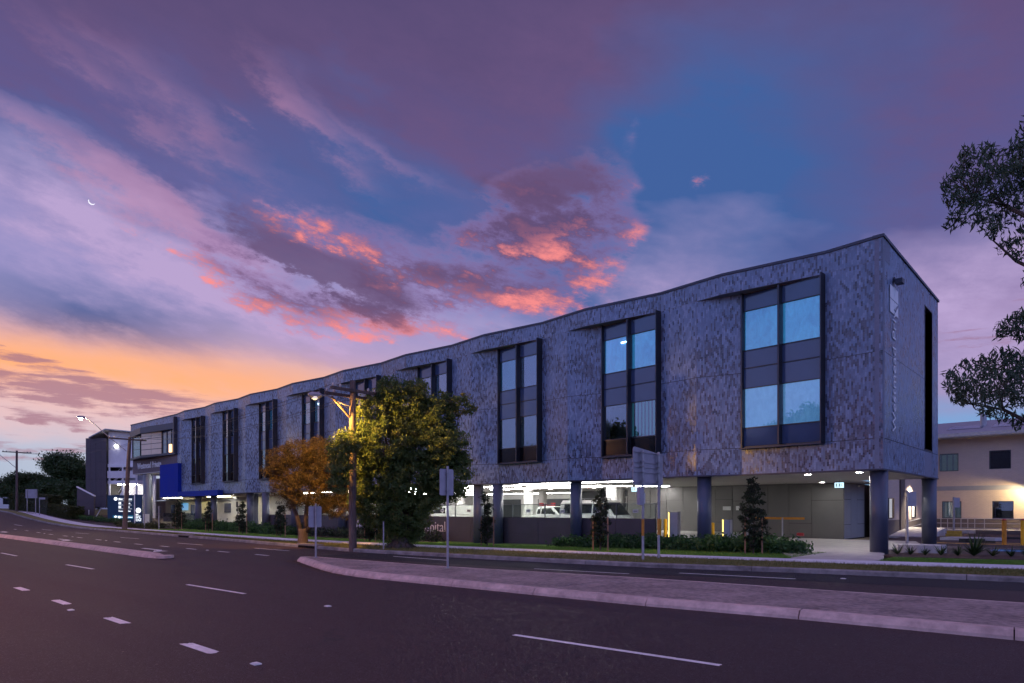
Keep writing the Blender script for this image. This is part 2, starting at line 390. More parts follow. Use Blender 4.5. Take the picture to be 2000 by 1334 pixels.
# one sheet to the horizon
gme = MB(); gme.add([(-1500,-1500,-.75),(1500,-1500,-.75),(1500,1500,-.75),(-1500,1500,-.75)], [(0,1,2,3)])
tag(gme.build('ground', M['verge']), kind='structure')
rz = lambda x, y: gx(x)
road = strip('road', lambda x: -60, lambda x: KERB(x)+.02, -230, 60, 0, M['asphalt'], 290, 6, zf=rz)
strip('verge', lambda x: KERB(x)+.12, FPN, -230, 60, .115, M['verge'], 290, 4)
lawn_o = strip('lawn', FPF, lambda x: .9, -56, -1.45, .09, M['lawn'], 110, 8)
strip('lawn_right', FPF, lambda x: FPF(x)+2.6, 1.0, 60, .10, M['lawn'], 60, 4)['kind'] = 'structure'
strip('forecourt', FPF, lambda x: 14, -108, -56, .045, M['asphalt'], 60, 14)
strip('terrain', FPF, lambda x: 60, -230, -108, .08, M['verge'], 60, 8)
# pavement slabs, each its own piece
fp = strip('footpath', FPN, FPF, -230, 60, .098, M['joint'], 290, 2)
def slab_piece(name, parent, xa, xb, fa, fb, z, t, m, gap=.006, zf=gz):
    xa, xb = sorted((xa+gap, xb-gap)); n = 3; V = []; F = []
    for k in range(n):
        x = xa + (xb-xa)*k/(n-1)
        for y in (fa(x), fb(x)): V += [(x, y, zf(x,y)+z), (x, y, zf(x,y)+z-t)]
    for k in range(n-1):
        a = k*4; b = a+4
        F += [(a,b,b+2,a+2), (a+1,a,a+2,a+3) if k == 0 else (a,a+1,b+1,b), (a+1,b+1,b,a), (a+2,b+2,b+3,a+3)]
    F.append((len(V)-4,len(V)-3,len(V)-1,len(V)-2))
    off = origin(parent)
    me = bpy.data.meshes.new(name); me.from_pydata(V, [], F); me.validate()
    return link(name, me, m, parent)
x = 9.0
while x > -100:
    w = 1.8 if x > -45 else 5.4
    slab_piece('slab', fp, x-w, x, FPN, FPF, .115, .05, M['pathconc']); x -= w
# far kerb and gutter in long cast lengths
def kerb_piece(name, parent, xa, xb, f, h, w, m, side=1, zf=rz, gap=.008, batter=.05):
    """kerb length following plan line f(x); face on the road side, w wide behind it"""
    xs = np.linspace(xa+gap, xb-gap, 4); V = []; F = []
    for x in xs:
        y = f(x); z = zf(x, y)
        V += [(x, y, z-.05), (x, y+batter*side*.4, z+h*.75), (x, y+batter*side, z+h), (x, y+w*side, z+h), (x, y+w*side, z-.05)]
    n = 5
    for i in range(len(xs)-1):
        for j in range(n-1):
            q = (i*n+j, (i+1)*n+j, (i+1)*n+j+1, i*n+j+1); F.append(q if side > 0 else q[::-1])
    F += [tuple(range(n))[::-1], tuple(range((len(xs)-1)*n, len(xs)*n))]
    me = bpy.data.meshes.new(name); me.from_pydata(V, [], F); return link(name, me, m, parent)
fk = strip('kerb', lambda x: KERB(x)+.03, lambda x: KERB(x)+.11, -230, 60, .06, M['joint'], 290, 1, zf=rz)
x = 14.0
while x > -104:
    w = 5.0 if x > -50 else 9; kerb_piece('kerb_length', fk, x-w, x, KERB, .14, .15, M['oldkerb']); x -= w

# ------------------------------------------------------------------ median island on the near side of the far carriageway
MN = interp([(40,-14.2),(20,-16.2),(5.74,-17.3),(2.95,-17.55),(.33,-17.95),(-2.26,-18.15),(-4.65,-18.3),(-7.4,-18.52),(-8.6,-18.5),(-9.6,-18.36)])
MF = interp([(40,-10.2),(20,-12.4),(5.6,-13.7),(3,-14.1),(-1.2,-14.5),(-7.7,-15.7),(-13.0,-16.1)])
isl = tag(empty('median_island', (0,-16,0)), kind='structure')
nose = [(-9.6,-18.36),(-10.7,-18.05),(-11.87,-17.65),(-13.2,-17.2),(-14.1,-16.9),(-14.42,-16.68),(-14.3,-16.35),(-13.8,-16.15),(-13.0,-16.1)]
def path_kerb(name, parent, pts, h, w, m, left=True, batter=.09):
    """kerb along a plan polyline; body lies to the left of the walking direction"""
    P = [Vector(p) for p in pts]; n = len(P); V = []; F = []
    for i, p in enumerate(P):
        d = (P[min(i+1,n-1)]-P[max(i-1,0)]).normalized(); q = Vector((-d.y,d.x))*(1 if left else -1)
        z = gx(p.x)
        for o, hh in ((0,-.05),(.02,h*.35),(batter,h*.9),(batter+.03,h),(w,h),(w,-.05)):
            c = p+q*o; V.append((c.x,c.y,z+hh))
    k = 6
    for i in range(n-1):
        for j in range(k-1): F.append((i*k+j,(i+1)*k+j,(i+1)*k+j+1,i*k+j+1))
    F += [tuple(range(k))[::-1], tuple(range((n-1)*k,n*k))]
    me = bpy.data.meshes.new(name); off = origin(parent) if parent else Vector((0,0,0))
    me.from_pydata([(v[0]-off.x,v[1]-off.y,v[2]-off.z) for v in V], [], F); me.validate(); return link(name, me, m, parent)
js = [30,16.5,11.2,8.5,5.74,2.95,.33,-2.26,-4.65,-7.4,-9.6]
for a, b in zip(js[:-1], js[1:]):
    xs = np.linspace(a-.008, b+.008, 4); path_kerb('kerb_length', isl, [(x, MN(x)) for x in xs], .14, .30, M['kerbconc'], left=False)
path_kerb('kerb_length', isl, [(x+.0, y) for x, y in ((-9.62,-18.35),(-10.7,-18.05),(-11.85,-17.66))], .14, .30, M['kerbconc'], left=False)
path_kerb('kerb_length', isl, [(-11.87,-17.65),(-13.2,-17.2),(-14.1,-16.9),(-14.42,-16.68),(-14.36,-16.42),(-13.9,-16.22)], .14, .28, M['kerbconc'], left=False)
for a, b in zip([-13.9,-8,-2,4,10,20], [-8,-2,4,10,20,30]):
    xs = np.linspace(a+.008, b-.008, 5); path_kerb('kerb_length', isl, [(x, MF(x)) for x in xs], .14, .18, M['kerbconc'], left=False)
def fill(name, parent, poly, z, m):
    mb = MB(); mb.prism(poly, z-.12, z); return mb.build(name, m, parent)
inn = lambda x: MN(x)+.315; inf = lambda x: MF(x)-.195
jx = [(30,30),(16,18.5),(9.5,11.6),(2.95,4.3),(-2.26,-1.7),(-9.0,-8.6)]        # joints run askew across the island
for (a0, a1), (b0, b1) in zip(jx[:-1], jx[1:]):
    g_ = .017; pn = [(x, inn(x)) for x in np.linspace(a0-g_, b0+g_, 5)]; pf = [(x, inf(x)) for x in np.linspace(b1+g_, a1-g_, 5)]
    fill('slab', isl, pn+pf, .132+random.uniform(0,.005), M['slab'])
fill('slab', isl, [(-9.02,inn(-9.02)),(-9.75,-18.02),(-10.75,-17.74),(-11.9,-17.34),(-13.2,-16.9),(-13.95,-16.66),(-13.9,-16.5),(-13,-16.32),(-8.62,inf(-8.62))], .134, M['slab'])
mb = MB(); mb.prism([(29,inn(29)-.3),(5,inn(5)-.02),(-9.4,inn(-9.4)-.02),(-13.8,-16.7),(-13,-16.25),(5,inf(5)+.02),(29,inf(29))], .0, .105); mb.build('bed', M['joint'], isl)
# narrow median upstream
lm = tag(empty('narrow_median', (-30,-19.4,0)), kind='structure')
edges = [-18.9,-21.2,-23.4,-26.6,-29.7,-32.9,-38,-44,-52,-62,-74]
for i, (a, b) in enumerate(zip(edges[:-1], edges[1:])):
    nb = MB(); xs = np.linspace(a-.03, b+.03, 3); h = .15
    prof = [(-.34,-.03),(-.30,.05),(-.2,h),(.2,h),(.30,.05),(.34,-.03)]
    V = []; F = []
    for x in xs:
        k = .55 if (i == 0 and x > -18.95) else 1
        for o, z in prof: V.append((x, -19.45+o*k-(.004*(x+26) if x > -26 else 0), gx(x)+z*(.5 if k < 1 else 1)))
    for q in range(2):
        for j in range(5): F.append((q*6+j+1,(q+1)*6+j+1,(q+1)*6+j,q*6+j))
    F += [tuple(range(6)), tuple(range(12,18))[::-1]]
    nb.add(V, F); nb.build('kerb_length', M['kerbconc'], lm)
mb = MB(); mb.disc((-18.87,-19.48,.02), .3, .1, 14); mb.build('rounded_end', M['kerbconc'], lm)

# ------------------------------------------------------------------ painted markings (4 mm sheets with ragged ends)
marks = tag(empty('road_markings', (0,-20,0)), kind='structure')
def dash(x0, y0, x1, y1, w, m=None, rag=0.0, name='lane_dash', parent=None, z=.004):
    p = Vector((x0,y0)); q = Vector((x1,y1)); d = (q-p); L_ = d.length; d.normalize(); n = Vector((-d.y,d.x))*w/2
    k = max(2, int(w/.018)) if rag else 1; V = []; F = []
    e0 = [random.uniform(0, rag) for _ in range(k+1)]; e1 = [random.uniform(0, rag) for _ in range(k+1)]
    for i in range(k+1):
        o = n*(2*i/k-1)
        for c in (p+d*e0[i]+o, q-d*e1[i]+o): V.append((c.x, c.y, gz(c.x,c.y)+z if parent else gx(c.x)+z))
    for i in range(k): F.append((2*i, 2*i+1, 2*i+3, 2*i+2))
    mb = MB(); mb.add(V, F); return mb.build(name, m or M['paint'], parent or marks)
for x0, y0, x1, y1 in [(.40,-21.66,3.41,-21.41),(12.4,-20.9,15.4,-20.6),(-9.6,-22.29,-6.89,-22.15),(-18.37,-22.67,-15.9,-22.56),(-27.16,-22.89,-24.47,-22.85),(-36,-23.1,-33.3,-23.05),(-46,-23.3,-43.3,-23.25)]:
    dash(x0,y0,x1,y1,.10,rag=.02)
for k in range(-5, 6):
    x = -2.0 + 3.15*k; y = -25.08 + .03*k if k > -20 else 0
    if x < 1.5 or x > 6: dash(x-.47, y, x+.47, y+.01, .15, rag=.07, name='centre_dash')
for x, y in [(-64.9,-15.5),(-60.6,-15.5),(-54.7,-15.9),(-49.7,-16.2),(-45.5,-16.3),(-41.8,-16.4),(-37.6,-16.5),(-33.9,-16.6),(-30.4,-16.65),(-27.3,-16.5),(-24.2,-16.45),(-21.1,-16.35),(-18,-16.2)]:
    dash(x-.55,y,x+.55,y,.13,rag=.04,name='turn_lane_dash')
for x, y in [(-50.4,-14.1),(-38.7,-14.5),(-28.6,-14.8),(-21.1,-14.2),(-12.1,-13.1),(-62,-13.8),(-74,-13.6)]: dash(x-1.5,y-.05,x+1.5,y+.05,.10,rag=.02)
dash(-2.3,-11.75,.7,-11.15,.09,rag=.02); dash(9.4,-9.6,12.4,-9.0,.09,rag=.02)
dash(-6.2,-13.5,-3.2,-12.9,.08,rag=.02)
def arrow(x, y):
    """right-turn arrow: shaft, bend and head"""
    mb = MB(); V = lambda pts: [(px, py, gx(px)+.004) for px, py in pts]
    mb.add(V([(x-1.6,y-.10),(x+.4,y-.10),(x+.4,y+.10),(x-1.6,y+.10)]), [(0,1,2,3)])
    mb.add(V([(x+.4,y-.10),(x+.9,y-.3),(x+1.0,y-.12),(x+.5,y+.10),(x+.4,y+.10)]), [(0,1,2,3,4)])
    mb.add(V([(x+.55,y-.26),(x+1.5,y-.62),(x+1.45,y+.02)]), [(0,1,2)])
    mb.build('turn_arrow', M['paint'], marks)
for x, y in [(-58.6,-17.3),(-39,-17.8),(-24.8,-17.75)]: arrow(x, y)
M['stud'] = mat('reflector_white', (.75,.72,.68), .4, .1, 20)
for k, (x, y) in enumerate([(-.61,-25.0),(-6.97,-25.3),(-13.3,-25.35),(-29,-22.9),(-4.0,-21.95),(-36.0,-16.55),(-52,-16.1),(-22.6,-16.4),(1.6,-10.3),(-43.6,-16.35)]):
    mb = MB(); mb.prism([(x-.06,y-.045),(x+.06,y-.045),(x+.06,y+.045),(x-.06,y+.045)], gx(x)+.001, gx(x)+.012); mb.prism([(x-.04,y-.03),(x+.04,y-.03),(x+.04,y+.03),(x-.04,y+.03)], gx(x)+.012, gx(x)+.02)
    mb.build('reflector_stud', M['stud'], marks)
def tar_mat():
    return mat('newer_asphalt', (.016,.013,.015), .8, .35, 40, .5, 130)
strip('road_repair', lambda x: KERB(x)-2.3, lambda x: KERB(x)-.06, -16, 60, .003, tar_mat(), 76, 1, zf=rz)
chips = MB()
for _ in range(260):
    d_ = random.uniform(3.5,26); u_ = random.uniform(-.8,.8)*d_; x, y = CAMP[0]+FW[0]*d_+RT[0]*u_, CAMP[1]+FW[1]*d_+RT[1]*u_
    if y > -18.9: continue
    s = random.uniform(.006,.022); r = random.uniform(0,6.28); c_, e_ = math.cos(r)*s, math.sin(r)*s
    chips.add([(x-c_,y-e_,.006),(x+e_*.4,y-c_*.4,.009),(x+c_,y+e_,.007),(x-e_*.4,y+c_*.4,.01)], [(0,1,2,3)])
tag(chips.build('road_grit', mat('pale_grit', (.3,.24,.2), .9, .5, 9)), 'scattered pale grit and leaf scraps on the near road', 'grit', kind='stuff')
# leaf litter and chips against the kerb nose
lit = MB(); 
for _ in range(500):
    t = random.random(); a = np.interp(t,[0,.5,1],[-14.5,-11.9,-8.5]); b = np.interp(t,[0,.5,1],[-16.7,-17.7,-18.55])-abs(random.gauss(0,.14))-.02
    s = random.uniform(.012,.035); r = random.uniform(0,6.28); c, d = math.cos(r)*s, math.sin(r)*s
    lit.add([(a-c,b-d,.006),(a+d*.5,b-c*.5,.012),(a+c,b+d,.008),(a-d*.5,b+c*.5,.01)], [(0,1,2,3)])
tag(lit.build('leaf_litter', mat('dry_leaf', (.16,.09,.04), .9, .5, 9)), 'dry brown leaf litter against the median kerb nose', 'leaf litter', kind='stuff')

# ------------------------------------------------------------------ drives and hard paving under the building
mb = MB(); mb.prism([(-1.45,-5.2),(.95,-4.7),(.9,-3.2),(.2,.0),(-.6,1.2),(-4.7,1.2),(-3.3,-1.5)], -.4, .10); tag(mb.build('driveway', M['drive']), kind='structure')
mb = MB(); mb.prism([(-.5,1.21),(-4.71,1.21),(-9.4,1.21),(-9.4,12.9),(-3.2,12.9),(-3.2,30),(24,30),(24,1.6),(.9,1.6),(.9,-.1),(.2,.02),(-.55,1.19)], -.4, .03)
tag(mb.build('car_park_apron', M['asphalt']), kind='structure')
mb = MB(); mb.prism([(-.52,1.24),(-4.7,1.24),(-9.3,1.24),(-9.3,12.8),(-1.2,12.8),(-.2,9.0)], .03, .06); tag(mb.build('undercroft_paving', M['drive']), kind='structure')
park = tag(empty('parking_lines', (2,10,.03)), kind='structure')
for y in (1.9,2.6,3.3,4.0,4.7): dash(-3.6+.28*y*0, y, -.6, y, .28, M['paint'], .02, 'crossing_bar', park, z=.066)
for y, xa, xb in ((7.2,.7,9),(8.4,.6,9),(12.4,-.3,12),(14.2,-.5,12),(16.4,-.8,12),(18.8,-1.0,12),(21.5,-1.2,12)): dash(xa, y, xb, y, .55 if y > 12 else .1, M['ypaint'] if y > 12 else M['paint'], .02, 'bay_line', park, z=.036)
dash(2.9, 6.5, 4.6, 6.5, 1.5, M['bpaint'], .0, 'accessible_bay_symbol', park, z=.037)
# ================================================================== hospital building
M['tile'] = None
def tile_mat():
    m = bpy.data.materials.new('glazed_tile'); m.use_nodes = True; nt = m.node_tree; X.nt = nt; bs = nt.nodes['Principled BSDF']
    at = nt.nodes.new('ShaderNodeAttribute'); at.attribute_name = 'tint'; tc = nt.nodes.new('ShaderNodeTexCoord')
    n = X(noise(tc.outputs['Object'], 9, 4).outputs[0])
    c = ramp(X(at.outputs['Fac']), [(0,(.03,.036,.065)),(.22,(.075,.09,.15)),(.34,(.12,.18,.305)),(.75,(.165,.245,.405)),(1,(.255,.34,.52))])
    nt.links.new(mixc((n-.3)*.5, c, (.14,.155,.22)), bs.inputs['Base Color'])
    nt.links.new((X(at.outputs['Fac'])*.22 + .20 + n*.12).s, bs.inputs['Roughness'])
    bs.inputs['Specular IOR Level'].default_value = .7
    return m
M['tile'] = tile_mat()
M['grout'] = mat('grout_backing', (.20,.22,.30), .9, .1, 8)
M['cap'] = mat('dark_capping', (.05,.055,.08), .45, .15, 4, metal=.4)
M['frame'] = mat('dark_aluminium', (.05,.052,.065), .38, .12, 6, metal=.6)
M['soffit'] = mat('soffit_sheet', (.55,.53,.50), .7, .06, 3)
M['colm'] = mat('column_paint', (.075,.085,.13), .38, .15, 1.5, stretch=(1,1,.3))
M['roofm'] = mat('roof_membrane', (.2,.2,.22), .9)
M['span'] = mat('spandrel_glass', (.045,.075,.16), .09, .06, .6, spec=.8)
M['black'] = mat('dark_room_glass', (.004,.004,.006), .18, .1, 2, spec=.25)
M['glass'] = glassmat('window_glass', (.80,.9,.95), .08, .9)
M['clear'] = glassmat('clear_glass', (.85,.92,.9), .04, .8)
def film_mat(name, c1, c2, s):
    """whitened film on lit windows, smeared by hand"""
    m = bpy.data.materials.new(name); m.use_nodes = True; nt = m.node_tree; X.nt = nt; bs = nt.nodes['Principled BSDF']
    tc = nt.nodes.new('ShaderNodeTexCoord'); mp = nt.nodes.new('ShaderNodeMapping'); mp.inputs['Scale'].default_value = (1.4,1.4,.7); nt.links.new(tc.outputs['Object'], mp.inputs[0])
    n = X(noise(mp.outputs[0], 2.2, 7, .68, 1.6).outputs[0]); b = X(noise(tc.outputs['Object'], .5, 2).outputs[0])
    c = mixc((n*1.7-.45 + (b-.5)*.8).clamp(), c1, c2)
    nt.links.new(c, bs.inputs['Emission Color']); bs.inputs['Emission Strength'].default_value = s
    nt.links.new(c, bs.inputs['Base Color']); bs.inputs['Roughness'].default_value = .8
    return m
M['cyan'] = film_mat('lit_cyan_film', (.015,.14,.33), (.06,.34,.60), .62)
M['pale'] = film_mat('lit_pale_film', (.10,.24,.46), (.20,.40,.64), .62)
M['lav'] = film_mat('lavender_reflection', (.13,.17,.36), (.2,.26,.47), .45)  # purple sky reflection painted as a faintly glowing sheet behind the glass
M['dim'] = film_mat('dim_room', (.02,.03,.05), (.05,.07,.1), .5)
M['blind'] = mat('white_slat_blind', (.45,.48,.5), .7, .08, 3, emit=(.3,.42,.5), estr=.12)
M['dblind'] = mat('teal_vertical_blind', (.02,.09,.13), .6, .1, 3, emit=(.05,.25,.32), estr=.25)
M['tube'] = emis('fluorescent_tube', (.85,.97,1), 9)
M['led'] = emis('led_strip', (1,.98,.95), 52)
M['down'] = emis('downlight', (1,.97,.93), 210)

HOSP = empty('hospital_building', (-40,5,0), 'long dark tiled hospital raised on columns with folded facade and tall windows', 'hospital')
ZB, ZT, ZS, ZH = 3.4, 12.5, 4.6, 11.6
RK = [-2.07-7.655*k for k in range(9)]
XE = .15
def parapet_y(x):
    pts = [(XE,0.0)]
    for r in RK: pts += [(r,.30),(r-4.3,-.10)]
    pts += [(-70.6,.28),(-85.2,.1)]
    return interp(pts)(x)
bl_plan = []                       # the wall below the parapet, with its window folds
low = [(XE,0.0)]
for r in RK:
    low += [(r,.30),(r-3.65,.52),(r-5.65,parapet_y(r-5.65))]
low += [(-70.6,.28)]
par = [(XE,0.0)]
for r in RK: par += [(r,.30),(r-4.3,-.10)]
par += [(-70.6,.28),(-85.2,.1)]
# backing walls
mb = MB(); mp = MB()
for i in range(len(low)-1):
    (xa,ya),(xb,yb) = low[i], low[i+1]
    win = any(abs(xa-r) < .01 for r in RK)
    segs = [(ZB,ZS),(ZH-.02,ZH)] if win else [(ZB,ZH)]
    for z0, z1 in segs: mb.prism([(xa,ya),(xb,yb),(xb,yb+.25),(xa,ya+.25)], z0, z1)
for i in range(len(par)-1):
    (xa,ya),(xb,yb) = par[i], par[i+1]
    mp.prism([(xa,ya),(xb,yb),(xb,1.1),(xa,1.1)], ZH, ZT-.06)
mb.box(-70,XE-.3,1.15,1.3,ZB,ZH)                                     # inner wall behind the windows
mb.build('facade_wall', M['grout'], HOSP); mp.build('parapet', M['grout'], HOSP)
mc = MB()
for i in range(len(par)-1):
    (xa,ya),(xb,yb) = par[i], par[i+1]; mc.prism([(xa,ya-.05),(xb,yb-.05),(xb,yb+.3),(xa,ya+.3)], ZT-.06, ZT+.05)
mc.box(XE-.35,XE+.05,-.05,11.05,ZT-.062,ZT+.048); mc.build('parapet_capping', M['cap'], HOSP)
md = MB()
for i in range(len(low)-1):
    (xa,ya),(xb,yb) = low[i], low[i+1]; md.prism([(xa,ya-.035),(xb,yb-.035),(xb,yb+.1),(xa,ya+.1)], ZB-.06, ZB-.002)
md.box(XE-.1,XE+.035,-.03,11.0,ZB-.06,ZB-.003); md.build('drip_edge', M['cap'], HOSP)
# end wall with its tall slot
SY0, SY1, SZ0, SZ1 = 7.75, 9.45, 4.65, 11.55
me_ = MB(); me_.box(XE-.3,XE-.012,.01,SY0,ZB,ZT-.06); me_.box(XE-.3,XE-.012,SY1,11,ZB,ZT-.06); me_.box(XE-.3,XE-.012,SY0,SY1,ZB,SZ0); me_.box(XE-.3,XE-.012,SY0,SY1,SZ1,ZT-.06); me_.build('end_wall', M['grout'], HOSP)
mb = MB(); mb.box(XE-.6,XE-.5,SY0-.2,SY1+.2,SZ0-.2,SZ1+.2); mb.build('slot_back', M['black'], HOSP)
sl = MB(); sl.box(XE-.5,XE+.01,SY0-.03,SY0,SZ0,SZ1); sl.box(XE-.5,XE+.01,SY1,SY1+.03,SZ0,SZ1); sl.box(XE-.5,XE+.01,SY0,SY1,SZ1-.03,SZ1); sl.box(XE-.5,XE+.02,SY0,SY1,SZ0,SZ0+.04); sl.build('slot_reveal', M['frame'], HOSP)
mb = MB(); mb.box(-85,XE-.35,.6,10.9,ZT-.5,ZT-.35); mb.box(XE-20,XE-.4,10.75,10.95,ZB,ZT-.5); mb.build('roof', M['roofm'], HOSP)
# soffit with recessed joints between its sheets
mb = MB()
for i in range(len(low)-1):
    (xa,ya),(xb,yb) = low[i], low[i+1]
    mb.prism([(xa-(.03 if i == 0 else 0),ya+.1),(xb,yb+.1),(xb,10.9),(xa-(.03 if i == 0 else 0),10.9)], ZB-.02, ZB-.001)
mb.box(-70.6,-9,10.9,26,ZB-.02,ZB-.001); mb.box(-9,-3.5,10.9,17.2,ZB-.02,ZB-.001); sf = mb.build('soffit', M['soffit'], HOSP)

# ---- tiles: every glazed baguette a real raised piece
TV, TF, TT = [], [], []
CG = np.random.default_rng(3).random((260,40))
def clumpy(u, z):
    """how thickly the dark tiles gather here"""
    a, b = (u+120)*1.1 % 250, z*1.3 % 38; i, j = int(a), int(b); fa, fb = a-i, b-j
    v = CG[i,j]*(1-fa)*(1-fb)+CG[i+1,j]*fa*(1-fb)+CG[i,j+1]*(1-fa)*fb+CG[i+1,j+1]*fa*fb
    return max(.25, (v-.5)*2.0+.95)
def tiles(p, q, z0, z1, seed=0, pw=.072, ph=.19, dark=.42):
    rg = np.random.default_rng(seed+11); p = np.array(p); q = np.array(q); L_ = np.linalg.norm(q-p); d = (q-p)/L_; n = np.array([d[1],-d[0]])
    if n[1] > 0 and abs(d[0]) > .5: n = -n
    if abs(d[0]) <= .5: n = np.array([1.,0.])
    nc = max(1, int(L_/pw)); w = L_/nc
    for c in range(nc):
        z = z0 - ph*(.5*(c % 2) + .12*rg.random())
        while z < z1-.01:
            a = max(z, z0)+.004; b = min(z+ph, z1)-.004; z += ph
            if b-a < .02: continue
            out = .0055+rg.uniform(0,.002); tl = rg.normal(0,.0005); tw = rg.normal(0,.0007)
            u0, u1 = c*w+.0035, (c+1)*w-.0035
            base = len(TV)
            for (u, zq, o) in ((u0,a,out+tl+tw),(u1,a,out+tl-tw),(u1,b,out-tl-tw),(u0,b,out-tl+tw),(u0,a,0),(u1,a,0),(u1,b,0),(u0,b,0)):
                s = p+d*u+n*o; TV.append((s[0],s[1],zq))
            fl = [(0,1,2,3),(0,4,5,1),(1,5,6,2),(2,6,7,3),(3,7,4,0)]
            if d[0] < 0: pass
            t = rg.uniform(.35,1) if rg.random() > dark*clumpy(p[0]+p[1]*3+u0, z) else rg.uniform(.03,.34)
            for f in fl: TF.append(tuple(base+i for i in f)); TT.append(t)
zbands = [(ZB+.01,ZS-.01),(ZS+.01,8.0),(8.02,ZH-.01)]
for i in range(len(low)-1):
    (xa,ya),(xb,yb) = low[i], low[i+1]; win = any(abs(xa-r) < .01 for r in RK)
    for k, (z0, z1) in enumerate(zbands):
        if win and k: continue
        tiles((xa-.01,ya),(xb+.01,yb),z0,z1,i*7+k,dark=.46 if k else .46)
for i in range(len(par)-1):
    (xa,ya),(xb,yb) = par[i], par[i+1]; tiles((xa-.006,ya),(xb+.006,yb),ZH+.01,ZT-.07,i+300)
EX = XE-.012
for k, (z0, z1) in enumerate(zbands[:1]+[(ZS+.01,8.0),(8.02,ZT-.07)]):
    tiles((EX,.02),(EX,SY0-.03),z0,z1,500+k,dark=.3); tiles((EX,SY1+.03),(EX,10.98),z0,z1,520+k,dark=.3)
tiles((EX,SY0-.03),(EX,SY1+.03),SZ1+.03,ZT-.07,540); 
tiles((XE-.5,SY0),(XE-.5,SY1),SZ0+.04,SZ1-.03,560,dark=.8)
for i in range(len(low)-1):
    (xa,ya),(xb,yb) = low[i], low[i+1]
    if any(abs(xa-r) < .01 for r in RK): continue
    for z in (8.01, ZS):
        sm = MB(); sm.prism([(xa,ya-.003),(xb,yb-.003),(xb,yb+.02),(xa,ya+.02)], z-.011, z+.011); sm.build('panel_joint', M['joint'], HOSP)
for y1, z in ((SY0-.04,8.01),(10.98,ZS)):
    sm = MB(); sm.box(EX-.02,EX+.003,.02,y1,z-.011,z+.011); sm.build('panel_joint', M['joint'], HOSP)
V_ = np.array(TV)-np.array([-40,5,0]); tme = fast_mesh('facade_tiles', V_, TF); face_attr(tme, 'tint', TT)
to = link('facade_tiles', tme, M['tile'], HOSP); to['kind'] = 'stuff'

# ---- windows
rows = [ZS+.05, 5.49, 7.29, 8.2, 9.0, 10.8, ZH-.03]
cfg = [  # (top row left, right), (lower row left, right), bottom, tubes
    (('cyan','cyan'),('pale','pale'),'span'), (('cyan','cyan'),('dark','vblind'),'black'), (('cyan','lav'),('blind','blind'),'black'),
    (('lav','lav'),('dark','dark'),'black'), (('lav','lav'),('dark','dark'),'black'), (('cyan','pale'),('dark','dark'),'black'),
    (('cyan','cyan'),('dark','dark'),'black'), (('dim','lav'),('dark','dark'),'black'), (('dim','dim'),('dark','dark'),'black')]
for k, r in enumerate(RK):
    a = Vector((r-.06,.30)); b = Vector((r-3.63,.52)); d = (b-a).normalized(); n = Vector((d.y,-d.x))
    if n.y > 0: n = -n                                                 # outwards
    W_ = (b-a).length
    def P_(u, o): c = a+d*u+n*o; return (c.x, c.y)
    def bar(mb, u0, u1, o0, o1, z0, z1): mb.prism([P_(u0,o0),P_(u1,o0),P_(u1,o1),P_(u0,o1)], z0, z1)
    fr = MB()
    bar(fr, 0, .07, -.2, .10, ZS, ZH); bar(fr, W_-.07, W_, -.2, .16, ZS, ZH)
    bar(fr, .07, W_-.07, -.2, .05, ZS-.02, ZS+.05); bar(fr, .07, W_-.07, -.2, .02, ZH-.06, ZH-.021)
    win = fr.build('window', M['frame'], HOSP)
    fn = MB(); bar(fn, -.05, .0, -.2, .42, ZS-.06, ZH); fn.build('side_flange', M['frame'], win)
    sill = MB(); bar(sill, -.05, W_, .0, .3, ZS-.075, ZS-.02); sill.build('sill', M['cap'], win)
    mu = MB(); um = W_/2; bar(mu, um-.04, um+.04, -.2, .30, ZS+.05, ZH-.06); mu.build('mullion', M['frame'], win)
    for z in rows[1:-1]:
        tr = MB(); bar(tr, .07, um-.04, -.06, .02, z-.02, z+.02); bar(tr, um+.04, W_-.07, -.06, .02, z-.02, z+.02); tr.build('transom', M['frame'], win)
    top, lower, bot = cfg[k]
    for j in range(6):
        for s in (0, 1):                                              # s=0 is the right-hand column
            u0, u1 = (.07, um-.04) if s == 0 else (um+.04, W_-.07)
            z0, z1 = rows[j]+.02, rows[j+1]-.02
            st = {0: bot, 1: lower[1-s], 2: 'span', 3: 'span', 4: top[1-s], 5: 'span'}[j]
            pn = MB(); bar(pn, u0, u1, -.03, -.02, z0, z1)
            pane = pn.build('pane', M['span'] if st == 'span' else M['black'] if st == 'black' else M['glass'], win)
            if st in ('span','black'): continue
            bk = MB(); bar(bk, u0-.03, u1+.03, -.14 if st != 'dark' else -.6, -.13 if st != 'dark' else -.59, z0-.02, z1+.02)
            bk.build('film' if st in ('cyan','pale','lav') else 'room_back', {'cyan': M['cyan'],'pale': M['pale'],'lav': M['lav'],'dim': M['dim']}.get(st, M['black']), win)  # lavender sheets carry the painted sky reflection
            if st == 'blind':
                sb = MB(); z = z0+.03
                while z < z1-.03: bar(sb, u0+.02, u1-.02, -.115, -.085, z, z+.035); z += .06
                sb.build('slat_blind', M['blind'], win)
            if st == 'vblind':
                sb = MB(); u = u0+.1
                while u < u1-.1: bar(sb, u, u+.1, -.12, -.11, z0+.05, z1); u += .21
                sb.build('vertical_blind', M['dblind'], win)
    if k in (1, 5):
        tb = MB(); zt = rows[5]-.32
        bar(tb, W_*.55, W_*.68, -.10, -.08, zt, zt+.07); tb.build('light_tube', M['tube'], win)
        if k == 5: tb = MB(); bar(tb, W_*.14, W_*.36, -.10, -.08, zt-.06, zt+.1); tb.build('light_tube', M['tube'], win)

